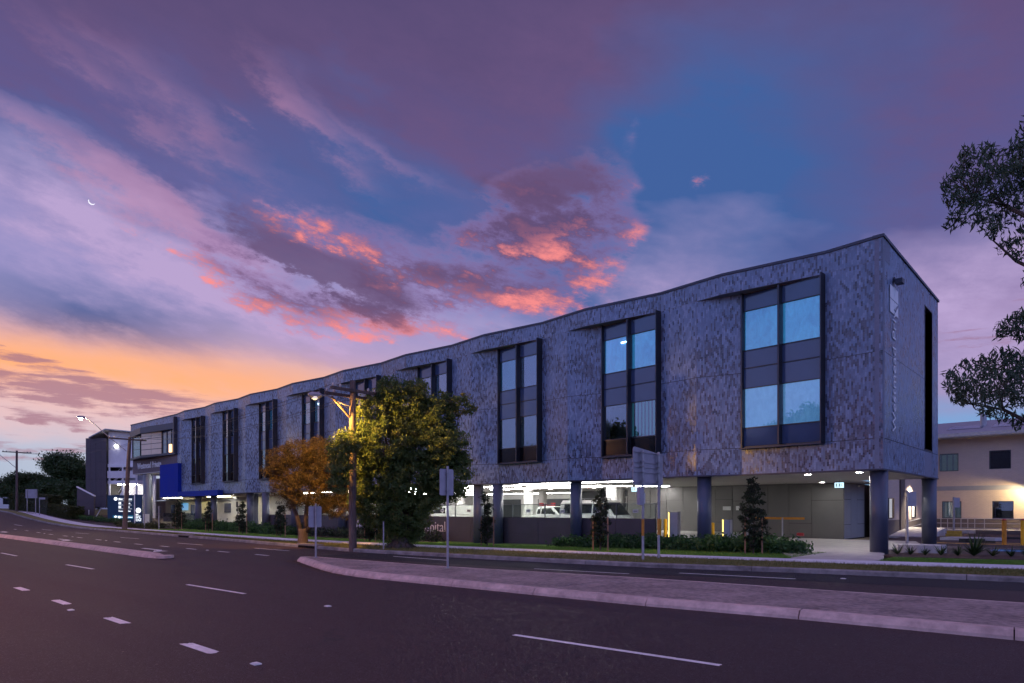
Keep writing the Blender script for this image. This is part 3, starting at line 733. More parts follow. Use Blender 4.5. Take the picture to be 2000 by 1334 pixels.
# ---- columns
def column_mesh(r, z0, z1):
    mb = MB(); mb.tube([(0,0,z0),(0,0,z1)], r, 28); mb.tube([(0,0,z1-.06),(0,0,z1)], r+.02, 28, False); return mb
c0 = None
CX = [(-.14,.62),(-7.6,.62),(-15.2,.62),(-21.2,.62),(-22.9,.62),(-30.5,.62),(-38.3,.62),(-45.6,.62),(-50.8,.62),(-53.8,.62),(-55.5,1.9),(-61.9,.62),(-65.8,.62),(-.14,10.4)]
for x, y in CX:
    mb = column_mesh(.33, pad(x)-.1 if y < 5 else -.1, ZB-.005); mb.v = [(v[0]+x, v[1]+y, v[2]) for v in mb.v]
    co = mb.build('column', M['colm'], HOSP); 
    for p in co.data.polygons: p.use_smooth = len(p.vertices) == 4
# ---- floor slab, back walls and the lit undercroft
M['deck'] = mat('car_park_deck', (.5,.49,.48), .7, .12, 1.2)
M['white'] = mat('white_paint_wall', (.8,.79,.77), .75, .05, 2)
M['wcol'] = mat('white_column', (.66,.65,.63), .6, .05, 2)
M['dgrey'] = mat('dark_grey_wall', (.06,.065,.075), .6, .15, 2)
mb = MB(); mb.box(-56,-9.45,1.05,26,.05,.32); mb.build('car_park_floor', M['deck'], HOSP)
bw = MB(); bw.box(-58,-20,25,25.3,.32,ZB-.02); bw.box(-48.3,-48,9.3,25,.32,ZB-.02); bw.build('rear_wall', M['white'], HOSP)
for xa, xb in ((-50,-46.5),(-44,-41),(-38.5,-34),(-31.5,-28)):
    mb = MB(); mb.box(xa,xb,24.9,24.99,.9,2.9); mb.build('rear_opening', M['dgrey'], HOSP)
mb = MB(); mb.box(-27.5,-21,17.8,18.1,.32,ZB-.02); dw = mb.build('dark_partition', M['dgrey'], HOSP)
for xa in (-25.6,-23.6):
    mb = MB()
    for z in (1.9,2.35,2.8): mb.box(xa,xa+1.5,17.68,17.78,z,z+.05)
    mb.box(xa+.72,xa+.8,17.66,17.76,1.4,2.9); mb.build('window_bar', M['wcol'], dw)
wc0 = None
for x, y in ((-18.5,9),(-26,9),(-33.5,9),(-41,9),(-22,15.5),(-30,15.5),(-38,15.5),(-46,12)):
    mb = MB(); mb.tube([(x,y,.32),(x,y,ZB-.021)], .36, 20); mb.build('inner_column', M['wcol'], HOSP, smooth=False)
strips = [((-20.8,2.1),(-12.6,2.5)),((-36,2.2),(-24.2,2.0)),((-52,4.2),(-40,3.4)),((-39,3.4),(-27,4.2)),((-26.8,4.3),(-21.6,3.2)),((-21.5,3.6),(-17.0,9.2)),((-48,8.4),(-30,7.8)),((-29,7.9),(-19,8.6)),((-46,14),(-36,13.6)),((-16.8,9.4),(-15.2,11.0)),((-45,20),(-30,20.5))]
for (xa,ya),(xb,yb) in strips:
    mb = MB(); mb.obox((xa,ya),(xb,yb),.085,ZB-.055,ZB-.022); mb.build('strip_light', M['led'], HOSP)
dl_pts = [(-24.5,6),(-27,6.5),(-22.5,7),(-25,10.4),(-20.6,10),(-23.4,11.5),(-30,6),(-33,6.4),(-36,10),(-29.5,10.4),(-18,6.8),(-39,6),(-43,6.4),(-16.4,12.3),
          (-3.3,2.0),(-1.1,1.6),(-5.6,11.3),(-58,4),(-60.5,3.4),(-62.5,3.0),(-57,7),(-2.4,9.2),(-1.6,6.2),(-66,6),(-71,6.5),(-76,7.4),(-52,6)]  # the deeper driveway-end pair is extra, added to brighten the brick wall
for x, y in dl_pts:
    mb = MB(); mb.disc((x,y,ZB-.045), .12, .024, 16); d_ = mb.build('downlight', M['down'], HOSP)
    mb = MB(); mb.tube([(x,y,ZB-.05),(x,y,ZB-.021)], .15, 16, False); mb.build('trim_ring', M['wcol'], d_)
# grey panelled block at the end of the undercroft
M['clad'] = mat('grey_panel', (.105,.10,.10), .55, .06, 1.4); M['clad2'] = mat('pale_panel', (.30,.29,.28), .55, .05, 1.4)
mb = MB(); mb.box(-19.7,-4.9,12.95,20,.0,ZB-.02); pb = mb.build('plant_enclosure', M['joint'], HOSP)
xs = [-19.7,-17.78,-16.47,-15.2,-12.84,-11.63,-10.6,-9.32,-8.02,-6.69,-4.85]
for i in range(len(xs)-1):
    cuts = [.06,ZB-.03] if i in (3,7) else [.06,.95,ZB-.03] if i in (6,8) else [.06,2.35,ZB-.03] if i % 2 else [.06,.95,2.45,ZB-.03]
    for z0, z1 in zip(cuts[:-1], cuts[1:]):
        mb = MB(); mb.box(xs[i]+.012,xs[i+1]-.012,12.905,12.948,z0+.012,z1-.012); mb.build('panel', M['clad'], pb)
for i, (ya, yb) in enumerate(((12.95,14.3),(14.3,15.6),(15.6,17.2))):
    for z0, z1 in ((.06,.9),(.9,2.4),(2.4,ZB-.03)) if i != 1 else ((.06,ZB-.03),):
        mb = MB(); mb.box(-4.898,-4.86,ya+.012,yb-.012,z0+.012,z1-.012); mb.build('panel', M['clad2'], pb)
M['plate'] = mat('white_sign_plate', (.6,.6,.6), .5, .04, 4)
mb = MB(); mb.box(-12.3,-11.75,12.885,12.904,1.75,2.0); mb.build('door_sign', M['plate'], pb)
mb = MB(); mb.box(-11.4,-11.15,12.885,12.904,1.75,2.02); mb.build('notice_plate', M['plate'], pb)
# exit signs under the soffit
M['exit'] = emis('exit_sign_face', (.55,.85,1), 1.3)
for x, y in ((-3.9,8.6),(-15.8,7.6)):
    mb = MB(); mb.box(x-.22,x+.22,y,y+.04,2.95,3.22); e_ = mb.build('exit_sign', M['exit'], HOSP)
    mb = MB(); mb.box(x-.24,x+.24,y-.005,y+.05,3.22,3.25); mb.box(x-.01,x+.01,y+.01,y+.03,3.25,ZB-.021); mb.build('bracket', M['frame'], e_)
    mb = MB(); mb.box(x-.16,x-.1,y-.006,y-.001,2.99,3.18); mb.box(x-.02,x+.05,y-.006,y-.001,2.99,3.18); mb.box(x+.09,x+.15,y-.006,y-.001,3.05,3.12); mb.build('pictogram', M['plate'], e_)

# ---- low front wall with lettering and the screen above it
wall = empty('perimeter_wall', (-25,.95,-.4), 'dark panelled low wall carrying the hospital name between columns', 'wall')
M['wallp'] = mat('charcoal_panel', (.062,.052,.062), .5, .12, 1.2)
wx = [-10.4,-12.8,-15.2,-18.2,-21.1,-23.9,-26.9,-30.5,-34.2,-38.3,-42,-45.6,-48.4,-51.5]
mb = MB(); mb.box(-51.5,-10.4,.96,1.04,-.7,1.30); mb.build('core', M['joint'], wall)
for a, b in zip(wx[:-1], wx[1:]):
    for z0, z1 in ((-.7,.32),(.32,1.33)):
        mb = MB(); mb.box(b+.012,a-.012,.90,.958,z0+.012,z1); mb.build('panel', M['wallp'], wall)
def text(name, body, m, parent, loc, rot, size, depth=.012, offset=0.0, align='LEFT', sx=1.0, spacing=1.0):
    c = bpy.data.curves.new(name, 'FONT'); c.body = body; c.size = size; c.extrude = depth; c.offset = offset; c.align_x = align; c.space_character = spacing
    f = bpy.data.objects.new('letter_source', c); me = bpy.data.meshes.new_from_object(f); me.materials.clear(); me.materials.append(m)
    bpy.data.objects.remove(f); o = bpy.data.objects.new(name, me); COL.objects.link(o)
    o.rotation_euler = rot; o.scale = (sx,1,1); o['kind'] = 'stuff'
    if parent: o.parent = parent; o.location = Vector(loc)-origin(parent)
    else: o.location = loc
    return o
M['letter'] = mat('brushed_letter', (.62,.57,.58), .45, .05, 8)
text('lettering', 'Westmead', M['letter'], wall, (-37.45,.885,.30), (R(90),0,0), 1.0, .012, .018, sx=1.0)
text('lettering', 'Private Hospital', M['letter'], wall, (-32.6,.885,.30), (R(90),0,0), 1.0, .012, -.008, sx=.98)
M['mesh'] = None
def screen_mat():
    m = bpy.data.materials.new('dark_screen_mesh'); m.use_nodes = True; nt = m.node_tree; nt.nodes.clear(); X.nt = nt
    df = nt.nodes.new('ShaderNodeBsdfDiffuse'); df.inputs[0].default_value = (.05,.055,.06,1)
    tr = nt.nodes.new('ShaderNodeBsdfTransparent'); tr.inputs[0].default_value = (.93,.97,.95,1); mx = nt.nodes.new('ShaderNodeMixShader'); mx.inputs[0].default_value = .18
    nt.links.new(tr.outputs[0], mx.inputs[1]); nt.links.new(df.outputs[0], mx.inputs[2]); o = nt.nodes.new('ShaderNodeOutputMaterial'); nt.links.new(mx.outputs[0], o.inputs[0]); return m
M['mesh'] = screen_mat()
M['rail'] = mat('grey_rail', (.12,.125,.135), .45, .1, 5, metal=.3)
scr = empty('screen_fence', (-25,1.3,.32), 'dark see-through screen fence along the top of the low wall', 'fence')
sx = [-10.6,-13.0,-15.4,-18.0,-20.6,-23.2,-25.8,-28.4,-31,-33.6,-36.2,-38.8,-41.4,-44,-46.6]
for a, b in zip(sx[:-1], sx[1:]):
    mb = MB(); mb.box(b+.03,a-.03,1.30,1.305,.45,2.08); mb.build('screen_panel', M['mesh'], scr)
    mb = MB(); mb.box(a-.025,a+.025,1.27,1.33,.32,2.14); mb.build('post', M['rail'], scr)
    mb = MB(); mb.box((a+b)/2-.17,(a+b)/2+.17,1.285,1.295,1.62,1.8); pl = mb.build('notice_plate', M['plate'], scr)
    mb = MB(); mb.box((a+b)/2-.12,(a+b)/2+.12,1.279,1.284,1.68,1.74); mb.build('printed_line', M['frame'], pl)
mb = MB(); mb.box(-46.6,-10.6,1.28,1.33,2.08,2.12); mb.build('top_rail', M['rail'], scr)

# ---- lettering, logo and flood lamp on the end wall
M['sgn'] = mat('white_sign_letter', (.8,.82,.88), .5, .04, 5)
ew = XE+.012
text('lettering', 'Westmead Private', M['sgn'], HOSP, (ew+.01,1.95,4.95), (R(90),R(-90),R(90)), .78, .012, -.003, spacing=1.02)
lg = MB()
for a, b in ((0,0),(1,0),(0,1),(1,1)):
    y0 = 1.0+a*.68; z0 = 9.75+b*.56
    if (a, b) == (1, 0): lg.add([(ew+.02,y0,z0+.24),(ew+.02,y0,z0+.53),(ew+.02,y0+.64,z0+.53)], [(0,2,1)]); lg.add([(ew+.02,y0,z0),(ew+.02,y0+.64,z0),(ew+.02,y0+.64,z0+.45)], [(0,1,2)])
    else: lg.box(ew,ew+.02,y0,y0+.64,z0,z0+.53)
lg.build('logo', M['sgn'], HOSP)
mb = MB(); mb.box(ew,ew+.06,1.55,1.85,11.1,11.25); mb.prism([(ew+.06,1.5),(ew+.34,1.5),(ew+.34,1.9),(ew+.06,1.9)], 10.98, 11.16); mb.build('flood_lamp', M['cap'], HOSP)

# ================================================================== entrance bay at the far end
M['cream'] = mat('cream_panel', (.78,.66,.5), .6, .05, 2); M['brick_tile'] = brickmat('brown_tile', (.20,.15,.155), (.13,.105,.12), (.16,.14,.14), .09, .24, .006)
M['blue'] = mat('royal_blue_panel', (.004,.024,.30), .75, .08, 1, spec=.2)
M['tan'] = mat('tan_wall', (.36,.29,.24), .8, .08, 2); M['greyw'] = mat('grey_wall', (.26,.26,.29), .8, .06, 2); M['entw'] = mat('warm_white_wall', (.72,.70,.48), .7, .04, 2)
bay = MB(); bay.box(-85.2,-70.6,.35,14,6.3,ZH); bay.build('bay_wall', M['brick_tile'], HOSP)
mb = MB(); mb.prism([(-85.2,.0),(-79.2,-.75),(-70.7,.15),(-70.7,.34),(-85.2,.34)], 10.9, ZH-.002); mb.build('bay_head', M['cap'], HOSP)
mb = MB(); mb.prism([(-85.2,.0),(-79.2,-.75),(-70.7,.15),(-70.7,.34),(-85.2,.34)], 8.0, 8.25); mb.build('bay_sill', M['cap'], HOSP)
cm = MB(); cm.prism([(-79.3,-.55),(-75,.2),(-75,.345),(-79.3,.345)], 8.26, 10.89); cp = cm.build('bay_pier', M['joint'], HOSP)
for j in range(4):
    for i in range(2):
        t0, t1 = i/2, (i+1)/2; z0 = 8.27+j*.655; p0 = (-79.3+4.3*t0+.05,-.60+.75*t0); p1 = (-79.3+4.3*t1-.05,-.60+.75*t1)
        mb = MB(); mb.prism([p0,p1,(p1[0],p1[1]+.04),(p0[0],p0[1]+.04)], z0+.035, z0+.63); mb.build('panel', M['cream'], cp)
for xa, xb, nm in ((-85.0,-79.4,2),(-74.9,-70.9,3)):
    w_ = (xb-xa)/nm
    for i in range(nm):
        for z0, z1 in ((8.27,9.3),(9.34,10.88)):
            mb = MB(); mb.box(xa+i*w_+.04,xa+(i+1)*w_-.04,.27,.29,z0,z1); mb.build('pane', M['glass'] if nm == 2 else M['span'], HOSP)
        mb = MB(); mb.box(xa+i*w_-.03,xa+i*w_+.03,.2,.34,8.26,10.89); mb.build('mullion', M['frame'], HOSP)
mb = MB(); mb.box(-70.9,-70.6,-.1,.35,8.0,12.2); mb.build('bay_fin', M['cap'], HOSP)
mb = MB(); mb.box(-72.3,-71.9,.0,.18,8.3,9.2); mb.build('wall_lamp', emis('amber_lamp', (1,.55,.2), 2.5), HOSP)
# sloping brow over the entrance and its sign
text('lettering', 'Westmead Private', M['sgn'], HOSP, (-83.4,.30,6.85), (R(90),0,0), 1.05, .02, .012)
mb = MB(); mb.tube([(-82.2,1.1,.1),(-82.2,1.1,6.3)], .52, 28); mb.build('entry_column', mat('silver_column', (.22,.24,.29), .35, .1, 1, metal=.4), HOSP)
mb = MB(); mb.box(-85.2,-70.6,.36,14,6.2,6.298); mb.build('entry_ceiling', M['soffit'], HOSP)
for y in (4.0,7.0):
    mb = MB(); mb.box(-80,-73,y,y+.12,6.13,6.19); mb.build('strip_light', M['led'], HOSP)
# entrance rear walls
mb = MB(); mb.box(-114,-70.6,7,7.3,3.1,6.3); mb.build('entry_wall', M['greyw'], HOSP)
mb = MB(); mb.box(-112,-98.5,9.2,9.5,.2,3.1); mb.build('entry_wall', M['tan'], HOSP)
mb = MB(); mb.box(-98.5,-81.6,9,9.3,.0,ZB-.03); mb.build('entry_wall', M['entw'], HOSP)
mb = MB(); mb.box(-81.5,-48.3,9,9.3,.0,ZB-.03); mb.build('entry_wall', M['white'], HOSP)
mb = MB(); mb.prism([(-75.2,.45),(-48.5,.8),(-48.5,9),(-98.5,9)], ZB-.04, ZB-.021); mb.build('entry_ceiling', M['soffit'], HOSP)
for xa, xb, z0, z1, mm in ((-96.2,-94.8,.9,2.5,'span'),(-89.0,-86.6,1.0,2.5,'span'),(-82.8,-81.6,.2,2.5,'span')):
    mb = MB(); mb.box(xa,xb,8.94,8.99,z0,z1); mb.build('entry_window', M[mm], HOSP)
for xa, xb in ((-100,-97.8),(-104.5,-103.6)):
    mb = MB(); mb.box(xa,xb,6.9,6.99,3.9,5.9); mb.build('entry_window', emis('lit_entry_window', (.75,.8,.45), .7), HOSP)
mb = MB(); mb.box(-92.2,-89.9,8.9,8.96,1.7,2.7); mb.build('blue_notice', emis('blue_lit_notice', (.02,.24,.5), .8), HOSP)
mb = MB(); mb.box(-78.2,-76.4,8.9,8.96,1.4,2.6); mb.build('notice_board', mat('navy_board', (.02,.03,.1), .5), HOSP)
for xa, xb in ((-88,-82),(-74,-68)):
    mb = MB(); mb.box(xa,xb,5.0,5.14,3.28,3.34); mb.build('strip_light', emis('warm_strip', (1,.85,.5), 40), HOSP)
# blue portal
mb = MB(); mb.box(-74.2,-68.9,-.3,.26,3.2,6.9); mb.build('portal_box', M['blue'], HOSP)
mb = MB(); mb.box(-68.9,-58.9,-.3,.24,3.2,3.75); mb.build('portal_band', mat('blue_band', (.008,.03,.28), .7, .06, 1, spec=.25), HOSP)
# glass balustrade and white plinth beside the entrance
bal = empty('glass_balustrade', (-75,3.6,.1), 'clear glass balustrade beside the hospital entrance', 'balustrade')
for i in range(6):
    mb = MB(); mb.box(-84+i*2.6,-81.5+i*2.6,3.6,3.615,.2,1.35); mb.build('pane', M['clear'], bal)
    mb = MB(); mb.box(-84.05+i*2.6,-83.99+i*2.6,3.58,3.64,.1,1.4); mb.build('post', M['rail'], bal)
mb = MB(); mb.bbox(-79.2,-76.6,-1.2,-.6,.0,1.25,.02); tag(mb.build('plinth_wall', M['white']), 'small white rendered plinth wall by the entrance column', 'wall')
# ================================================================== stair building beyond the entrance
YAW = math.atan2(RT[1], RT[0])
st = empty('stair_building', (-97.4,.76,.45), 'white open stair tower with dark panelled side wall and pitched roof', 'building', rz=YAW+R(-8))
M['purp'] = mat('dark_mauve_panel', (.085,.066,.08), .6, .1, 1.2); M['stw'] = mat('white_steel', (.8,.8,.84), .5, .05, 3); M['stwall'] = mat('pale_render', (.74,.72,.76), .8, .06, 2)
def loc(mb, name, m, parent): return mb.build(name, m, parent, world=False)
mb = MB(); mb.box(-3.2,0,.1,6,1.65,11.35); core = loc(mb, 'side_block', M['joint'], st)
for i in range(4):
    for j, (z0, z1) in enumerate(((1.65,3.2),(3.2,5.6),(5.6,8.0),(8.0,9.9),(9.9,11.4))):
        mb = MB(); mb.box(-3.2+i*.8+.012,-3.2+(i+1)*.8-.012,.04,.099,z0+.012,z1-.012); mb.v = [v for v in mb.v]; loc(mb, 'panel', M['purp'], core)
mb = MB(); mb.box(.02,5.2,3.2,3.4,0,12.0); loc(mb, 'back_wall', M['stwall'], st)
for z0, z1 in ((7.3,7.75),(4.95,5.4),(2.6,2.9)):
    mb = MB(); mb.box(.02,4.6,.3,3.2,z0,z1); loc(mb, 'landing', M['stw'], st)
for z0, z1 in ((5.75,6.75),):
    mb = MB(); mb.box(.02,4.4,.22,.28,z0,z1); loc(mb, 'balustrade_panel', M['stwall'], st)
for (x0,z0,x1,z1) in ((.3,5.4,2.6,7.4),(1.0,2.9,2.6,5.1),(.3,.2,2.2,2.7),(2.6,7.75,.9,10.0)):
    mb = MB(); mb.tube([(x0,1.2,z0),(x1,1.2,z1)], .14, 4); mb.tube([(x0,1.2,z0+.9),(x1,1.2,z1+.9)], .035, 5); mb.tube([(x0+.1,2.4,z0),(x1+.1,2.4,z1)], .14, 4); loc(mb, 'stair_flight', M['stw'], st)
for x_ in (.25,2.3,4.4):
    mb = MB(); mb.box(x_-.09,x_+.09,.3,.48,0,7.3); loc(mb, 'post', M['stw'], st)
rm = mat('pale_roof_sheet', (.42,.42,.44), .5)
for xa, za, xb, zb in ((-2.3,11.35,.25,12.5),(.25,12.5,5.6,11.95)):
    mb = MB(); mb.add([(xa,-.5,za),(xb,-.5,zb),(xb,4,zb),(xa,4,za),(xa,-.5,za+.14),(xb,-.5,zb+.14),(xb,4,zb+.14),(xa,4,za+.14)], [(0,3,2,1),(4,5,6,7),(0,1,5,4),(1,2,6,5),(2,3,7,6),(3,0,4,7)]); loc(mb, 'roof', rm, st)
mb = MB(); mb.prism([(.02,.45),(5.2,.45),(5.2,.6),(.02,.6)], 7.76, lambda x, y: 12.48-.103*(x-.25) if x > .25 else 12.4); loc(mb, 'gable_wall', M['stwall'], st)
mb = MB(); mb.box(1.1,1.4,.3,.44,10.1,10.35); loc(mb, 'wall_light', emis('stair_light', (1,.95,.9), 25), st)
mb = MB(); mb.box(.6,3.6,1.5,1.7,4.85,4.94); loc(mb, 'strip_light', emis('stair_strip', (1,.95,.88), 40), st)
mb = MB(); mb.box(.6,3.2,1.6,1.8,2.5,2.59); loc(mb, 'strip_light', emis('stair_strip_low', (1,.9,.7), 30), st)
for x0, x1 in ((-3.1,-2.0),(-.9,-2.0)):
    mb = MB(); mb.tube([(x0,.3,1.7),(x1,.3,.0)], .06, 6); loc(mb, 'brace', M['stw'], st)
mb = MB(); mb.box(-3.15,-2.95,.2,.5,0,1.65); loc(mb, 'post', M['stw'], st)
pw = empty('porch_wall', (-88.5,-3.4,.25), 'dark mauve porch wall with sloping white coping beside pylon sign', 'wall', rz=YAW)
mb = MB(); mb.prism([(-1.8,0),(.35,0),(.35,.25),(-1.8,.25)], 0, lambda x, y: 3.2+(.35-x)*.52); loc(mb, 'wall_slab', M['purp'], pw)
mb = MB(); mb.prism([(-1.85,-.05),(.4,-.05),(.4,.3),(-1.85,.3)], lambda x, y: 3.21+(.35-x)*.52, lambda x, y: 3.33+(.35-x)*.52); loc(mb, 'coping', M['stw'], pw)
mb = MB(); mb.box(-1.7,-1.0,-.02,-.002,0,1.95); loc(mb, 'doorway', mat('navy_door', (.01,.015,.05), .5), pw)
mb = MB(); mb.box(-.35,-.22,-.03,-.002,.9,1.5); loc(mb, 'notice', M['plate'], pw)

# ================================================================== pylon sign and totem
M['navy'] = mat('navy_sign_panel', (.004,.02,.06), .45, .1, 1.5, emit=(.004,.02,.06), estr=.25)
M['lit'] = emis('lit_white_letter', (.9,.97,1), 1.25); M['teal'] = mat('teal_band', (.01,.12,.2), .5, emit=(.01,.16,.26), estr=.5)
py_ = empty('pylon_sign', (-77.5,-3.1,.1), 'wide navy illuminated pylon sign listing hospital departments', 'sign', rz=YAW)
mb = MB(); mb.bbox(-1.75,1.25,-.12,.12,.05,3.35,.02); loc(mb, 'panel', M['navy'], py_)
mb = MB(); mb.box(-1.1,1.24,-.135,-.122,.62,1.02); loc(mb, 'teal_band', M['teal'], py_)
for i, (z, s, r) in enumerate(((2.92,.0,.2),(.82,.0,.16),(.36,.0,.16))):
    mb = MB(); mb.disc((-.78,-.137,z), r, -.008, 24, 'y'); loc(mb, 'round_badge', M['lit'], py_)
for body, x_, z, sz in (('Main Entrance',-.45,2.82,.27),('Pick Up',.28,2.36,.2),('Car Park',.12,1.92,.2),('Consulting Suites',-.45,1.45,.2),('Private Pharmacy',-.22,.75,.2),('Service Entrance',-.45,.29,.2)):
    c = text('lettering', body, M['lit'], None, (x_,-.142,z), (R(90),0,0), sz, .003, .004); c.parent = py_
for x_, z in ((-.3,2.42),(-.3,1.98),(-.38,.82)):
    mb = MB(); mb.box(x_-.13,x_+.13,-.142,-.13,z-.12,z+.12); loc(mb, 'pictogram', M['lit'], py_)
for z in (2.68,2.2,1.76):
    mb = MB(); mb.box(-.5,1.1,-.132,-.122,z,z+.018); loc(mb, 'divider', M['lit'], py_)
to_ = empty('totem_sign', (-65.5,-5.3,-.05), 'slim navy totem sign with white round badge on the verge corner', 'sign', rz=YAW)
mb = MB(); mb.bbox(-.34,.34,-.1,.1,0,3.35,.02); loc(mb, 'panel', M['navy'], to_)
mb = MB(); mb.box(-.42,-.35,-.12,.12,0,3.4); loc(mb, 'edge_strip', M['stw'], to_)
mb = MB(); mb.disc((0,-.112,1.75), .26, -.008, 28, 'y'); loc(mb, 'round_badge', M['lit'], to_)
for i, b in enumerate(('Main','Entrance','Pick Up','Drop Off','Car Park')):
    c = text('lettering', b, M['lit'], None, (-.27,-.115,1.3-i*.155), (R(90),0,0), .15, .003, .004); c.parent = to_

# ================================================================== power poles, lamps and wires
M['timber'] = mat('weathered_timber', (.13,.09,.08), .9, .35, 5, .6, 30, stretch=(6,6,.6)); M['galv'] = mat('galvanised_steel', (.36,.35,.38), .5, .15, 8, metal=.5); M['porc'] = mat('porcelain', (.5,.45,.42), .35, .1, 10)
M['arm'] = mat('old_hardwood_arm', (.11,.075,.065), .85, .3, 8, .4, 40)
def pole(name, loc_, h, label, arms, lean=(0,0), r0=.17, r1=.125):
    t = empty(name, loc_, label, 'power pole', 'timber power poles along the street')
    mb = MB(); n = 7
    mb.tube([(lean[0]*k/n+.01*math.sin(k*2.3), lean[1]*k/n+.01*math.cos(k*1.7), -.4+(h+.4)*k/n) for k in range(n+1)], [r0+(r1-r0)*k/n for k in range(n+1)], 14); loc(mb, 'shaft', M['timber'], t)
    lx, ly = lean
    for (z, a, b, off) in arms:
        f = z/h; mb = MB(); mb.box(lx*f+off-.05,lx*f+off+.05,a,b,z-.06,z+.06); ar = loc(mb, 'crossarm', M['arm'], t)
        k = 0
        for yy in (a+.1, a+.45, b-.45, b-.1):
            mb = MB(); mb.tube([(lx*f+off,yy,z+.06),(lx*f+off,yy,z+.1),(lx*f+off,yy,z+.14),(lx*f+off,yy,z+.2)], [.02,.05,.05,.03], 8); loc(mb, 'insulator', M['porc'], ar)
    return t
def lamp_head(t, base, tip, power, col, size=.11):
    mb = MB(); b = Vector(base); q = Vector(tip); mid = b.lerp(q,.8)+Vector((0,0,.1)); mb.tube([b, b.lerp(q,.4), mid, q], .035, 8); loc(mb, 'bracket_arm', M['galv'], t)
    d = (q-mid); d.z = 0; d = d.normalized() if d.length > .01 else Vector((0,-1,0))
    mb = MB(); mb.tube([q-d*.05, q+d*.1, q+d*.4, q+d*.55], [.05,.13,.13,.05], 10); hd = loc(mb, 'lamp_head', M['galv'], t)
    mb = MB(); c = q+d*.28-Vector((0,0,.1)); mb.tube([c+Vector((0,0,.03)), c-Vector((0,0,.06)), c-Vector((0,0,.1))], [.12,.12,.05], 12); loc(mb, 'lens', emis('lamp_lens', col, power), hd)
    return c
pa = pole('power_pole', (-17.2,-12.55,.1), 7.2, 'timber power pole growing out of the big bushy tree', [(6.75,-1.15,1.15,.14),(6.55,-1.25,1.2,-.16)], r0=.17)
mb = MB(); mb.tube([(0,-.12,5.6),(-.05,-1.0,6.42)], .045, 6); loc(mb, 'strut', M['arm'], pa)
la = lamp_head(pa, (0,-.15,6.1), (-.25,-1.35,6.42), .5, (1,.8,.6))
pb_ = pole('power_pole', (-55.25,-9.75,.05), 7.9, 'leaning timber power pole with glowing street lamp before the entrance', [(7.7,-1.3,1.6,.14)], lean=(.25,.35), r0=.21)
lb = lamp_head(pb_, (.2,.1,6.7), (-.6,-2.75,9.35), 90, (1,.8,.6))
pc = pole('power_pole', (-101.7,-8.6,1.2), 8.5, 'distant timber power pole standing past the hedge', [(8.25,-1.6,1.6,.14)])
lc = lamp_head(pc, (0,-.1,6.2), (-.6,-3.6,9.6), 8, (1,.8,.6))
# street lamps on the near side of the road (their glow and reflections show in the facade)
def street_lamp(loc_, head, label, power, col):
    t = empty('street_lamp', loc_, label, 'street lamp', 'street lamps on the near side of the road')
    mb = MB(); mb.tube([(0,0,0),(0,0,4),(0,0,head[2]-.3)], [.11,.09,.06], 12); loc(mb, 'shaft', M['galv'], t)
    return t, lamp_head(t, (0,0,head[2]-.4), head, power, col, .14)
_, ld_ = street_lamp((-44,-33,0), (.2,2.4,9.6), 'tall sodium street lamp across the road, mirrored in the third window', 60, (1,.5,.16))
_, le_ = street_lamp((-12,-34,0), (.3,2.4,9.2), 'tall sodium street lamp behind the road opposite the big tree', 60, (1,.5,.2))
for nm, p, e, c, r in (('sodium_lamp', pa.location+Vector(la)-Vector((0,0,.3)), 6, (1,.56,.14), .12), ('street_glow', pb_.location+Vector(lb)-Vector((0,0,.16)), 600, (1,.72,.45), .12),
                       ('far_side_lamp', Vector((-44,-33,0))+Vector(ld_)-Vector((0,0,.16)), 2600, (1,.42,.16), .15), ('near_side_lamp', Vector((-12,-34,0))+Vector(le_)-Vector((0,0,.16)), 1100, (1,.3,.26), .15)):
    l = bpy.data.lights.new(nm, 'POINT'); l.energy = e; l.color = c; l.shadow_soft_size = r; o = bpy.data.objects.new(nm, l); COL.objects.link(o); o.location = p
l = bpy.data.lights.new('sodium_throw', 'SPOT'); l.energy = 3000; l.color = (1,.5,.08); l.spot_size = R(104); l.spot_blend = .6; l.shadow_soft_size = .1   # the lantern's optics throw across the verge
o = bpy.data.objects.new('sodium_throw', l); COL.objects.link(o); o.location = pa.location+Vector(la)-Vector((0,0,.35)); o.rotation_euler = (-Vector((.55,3.7,-2.0))).to_track_quat('Z','Y').to_euler()
l = bpy.data.lights.new('sodium_side_throw', 'SPOT'); l.energy = 2500; l.color = (1,.5,.1); l.spot_size = R(80); l.spot_blend = .6; l.shadow_soft_size = .1
o = bpy.data.objects.new('sodium_side_throw', l); COL.objects.link(o); o.location = pa.location+Vector(la)-Vector((0,0,.35)); o.rotation_euler = (-Vector((-5.1,2.3,-2.7))).to_track_quat('Z','Y').to_euler()
# wires
M['wire'] = mat('aerial_wire', (.03,.03,.035), .6)
def wire(a, b, sag, label, r=.011):
    a, b = Vector(a), Vector(b); mb = MB(); n = 14
    mb.tube([a.lerp(b, k/n)-Vector((0,0,sag*4*(k/n)*(1-k/n))) for k in range(n+1)], r, 5); tag(mb.build('overhead_wire', M['wire']), label, 'wire', 'aerial wires between the power poles')
for i, (ya, yb) in enumerate(((-1.05,-1.2),(-.7,-.85),(.7,1.15),(1.05,1.5))):
    nm = ('road-side outer','road-side inner','facade-side inner','facade-side outer')[i]
    wire((-17.06,-12.55+ya,7.02), (-54.9,-9.4+yb,7.92), .7, nm+' wire strung from bushy tree pole to entrance pole')
    wire((-54.9,-9.4+yb,7.92), (-101.56,-8.6+ya,9.62), .9, nm+' wire strung from entrance pole to distant pole')
mb = MB(); mb.tube([(0,-.2,6.0),(-.1,-.5,6.25),(-.3,-.9,6.15),(-.1,-.6,6.45),(0,-.1,6.3)], .012, 5); loc(mb, 'cable_loop', M['wire'], pa)

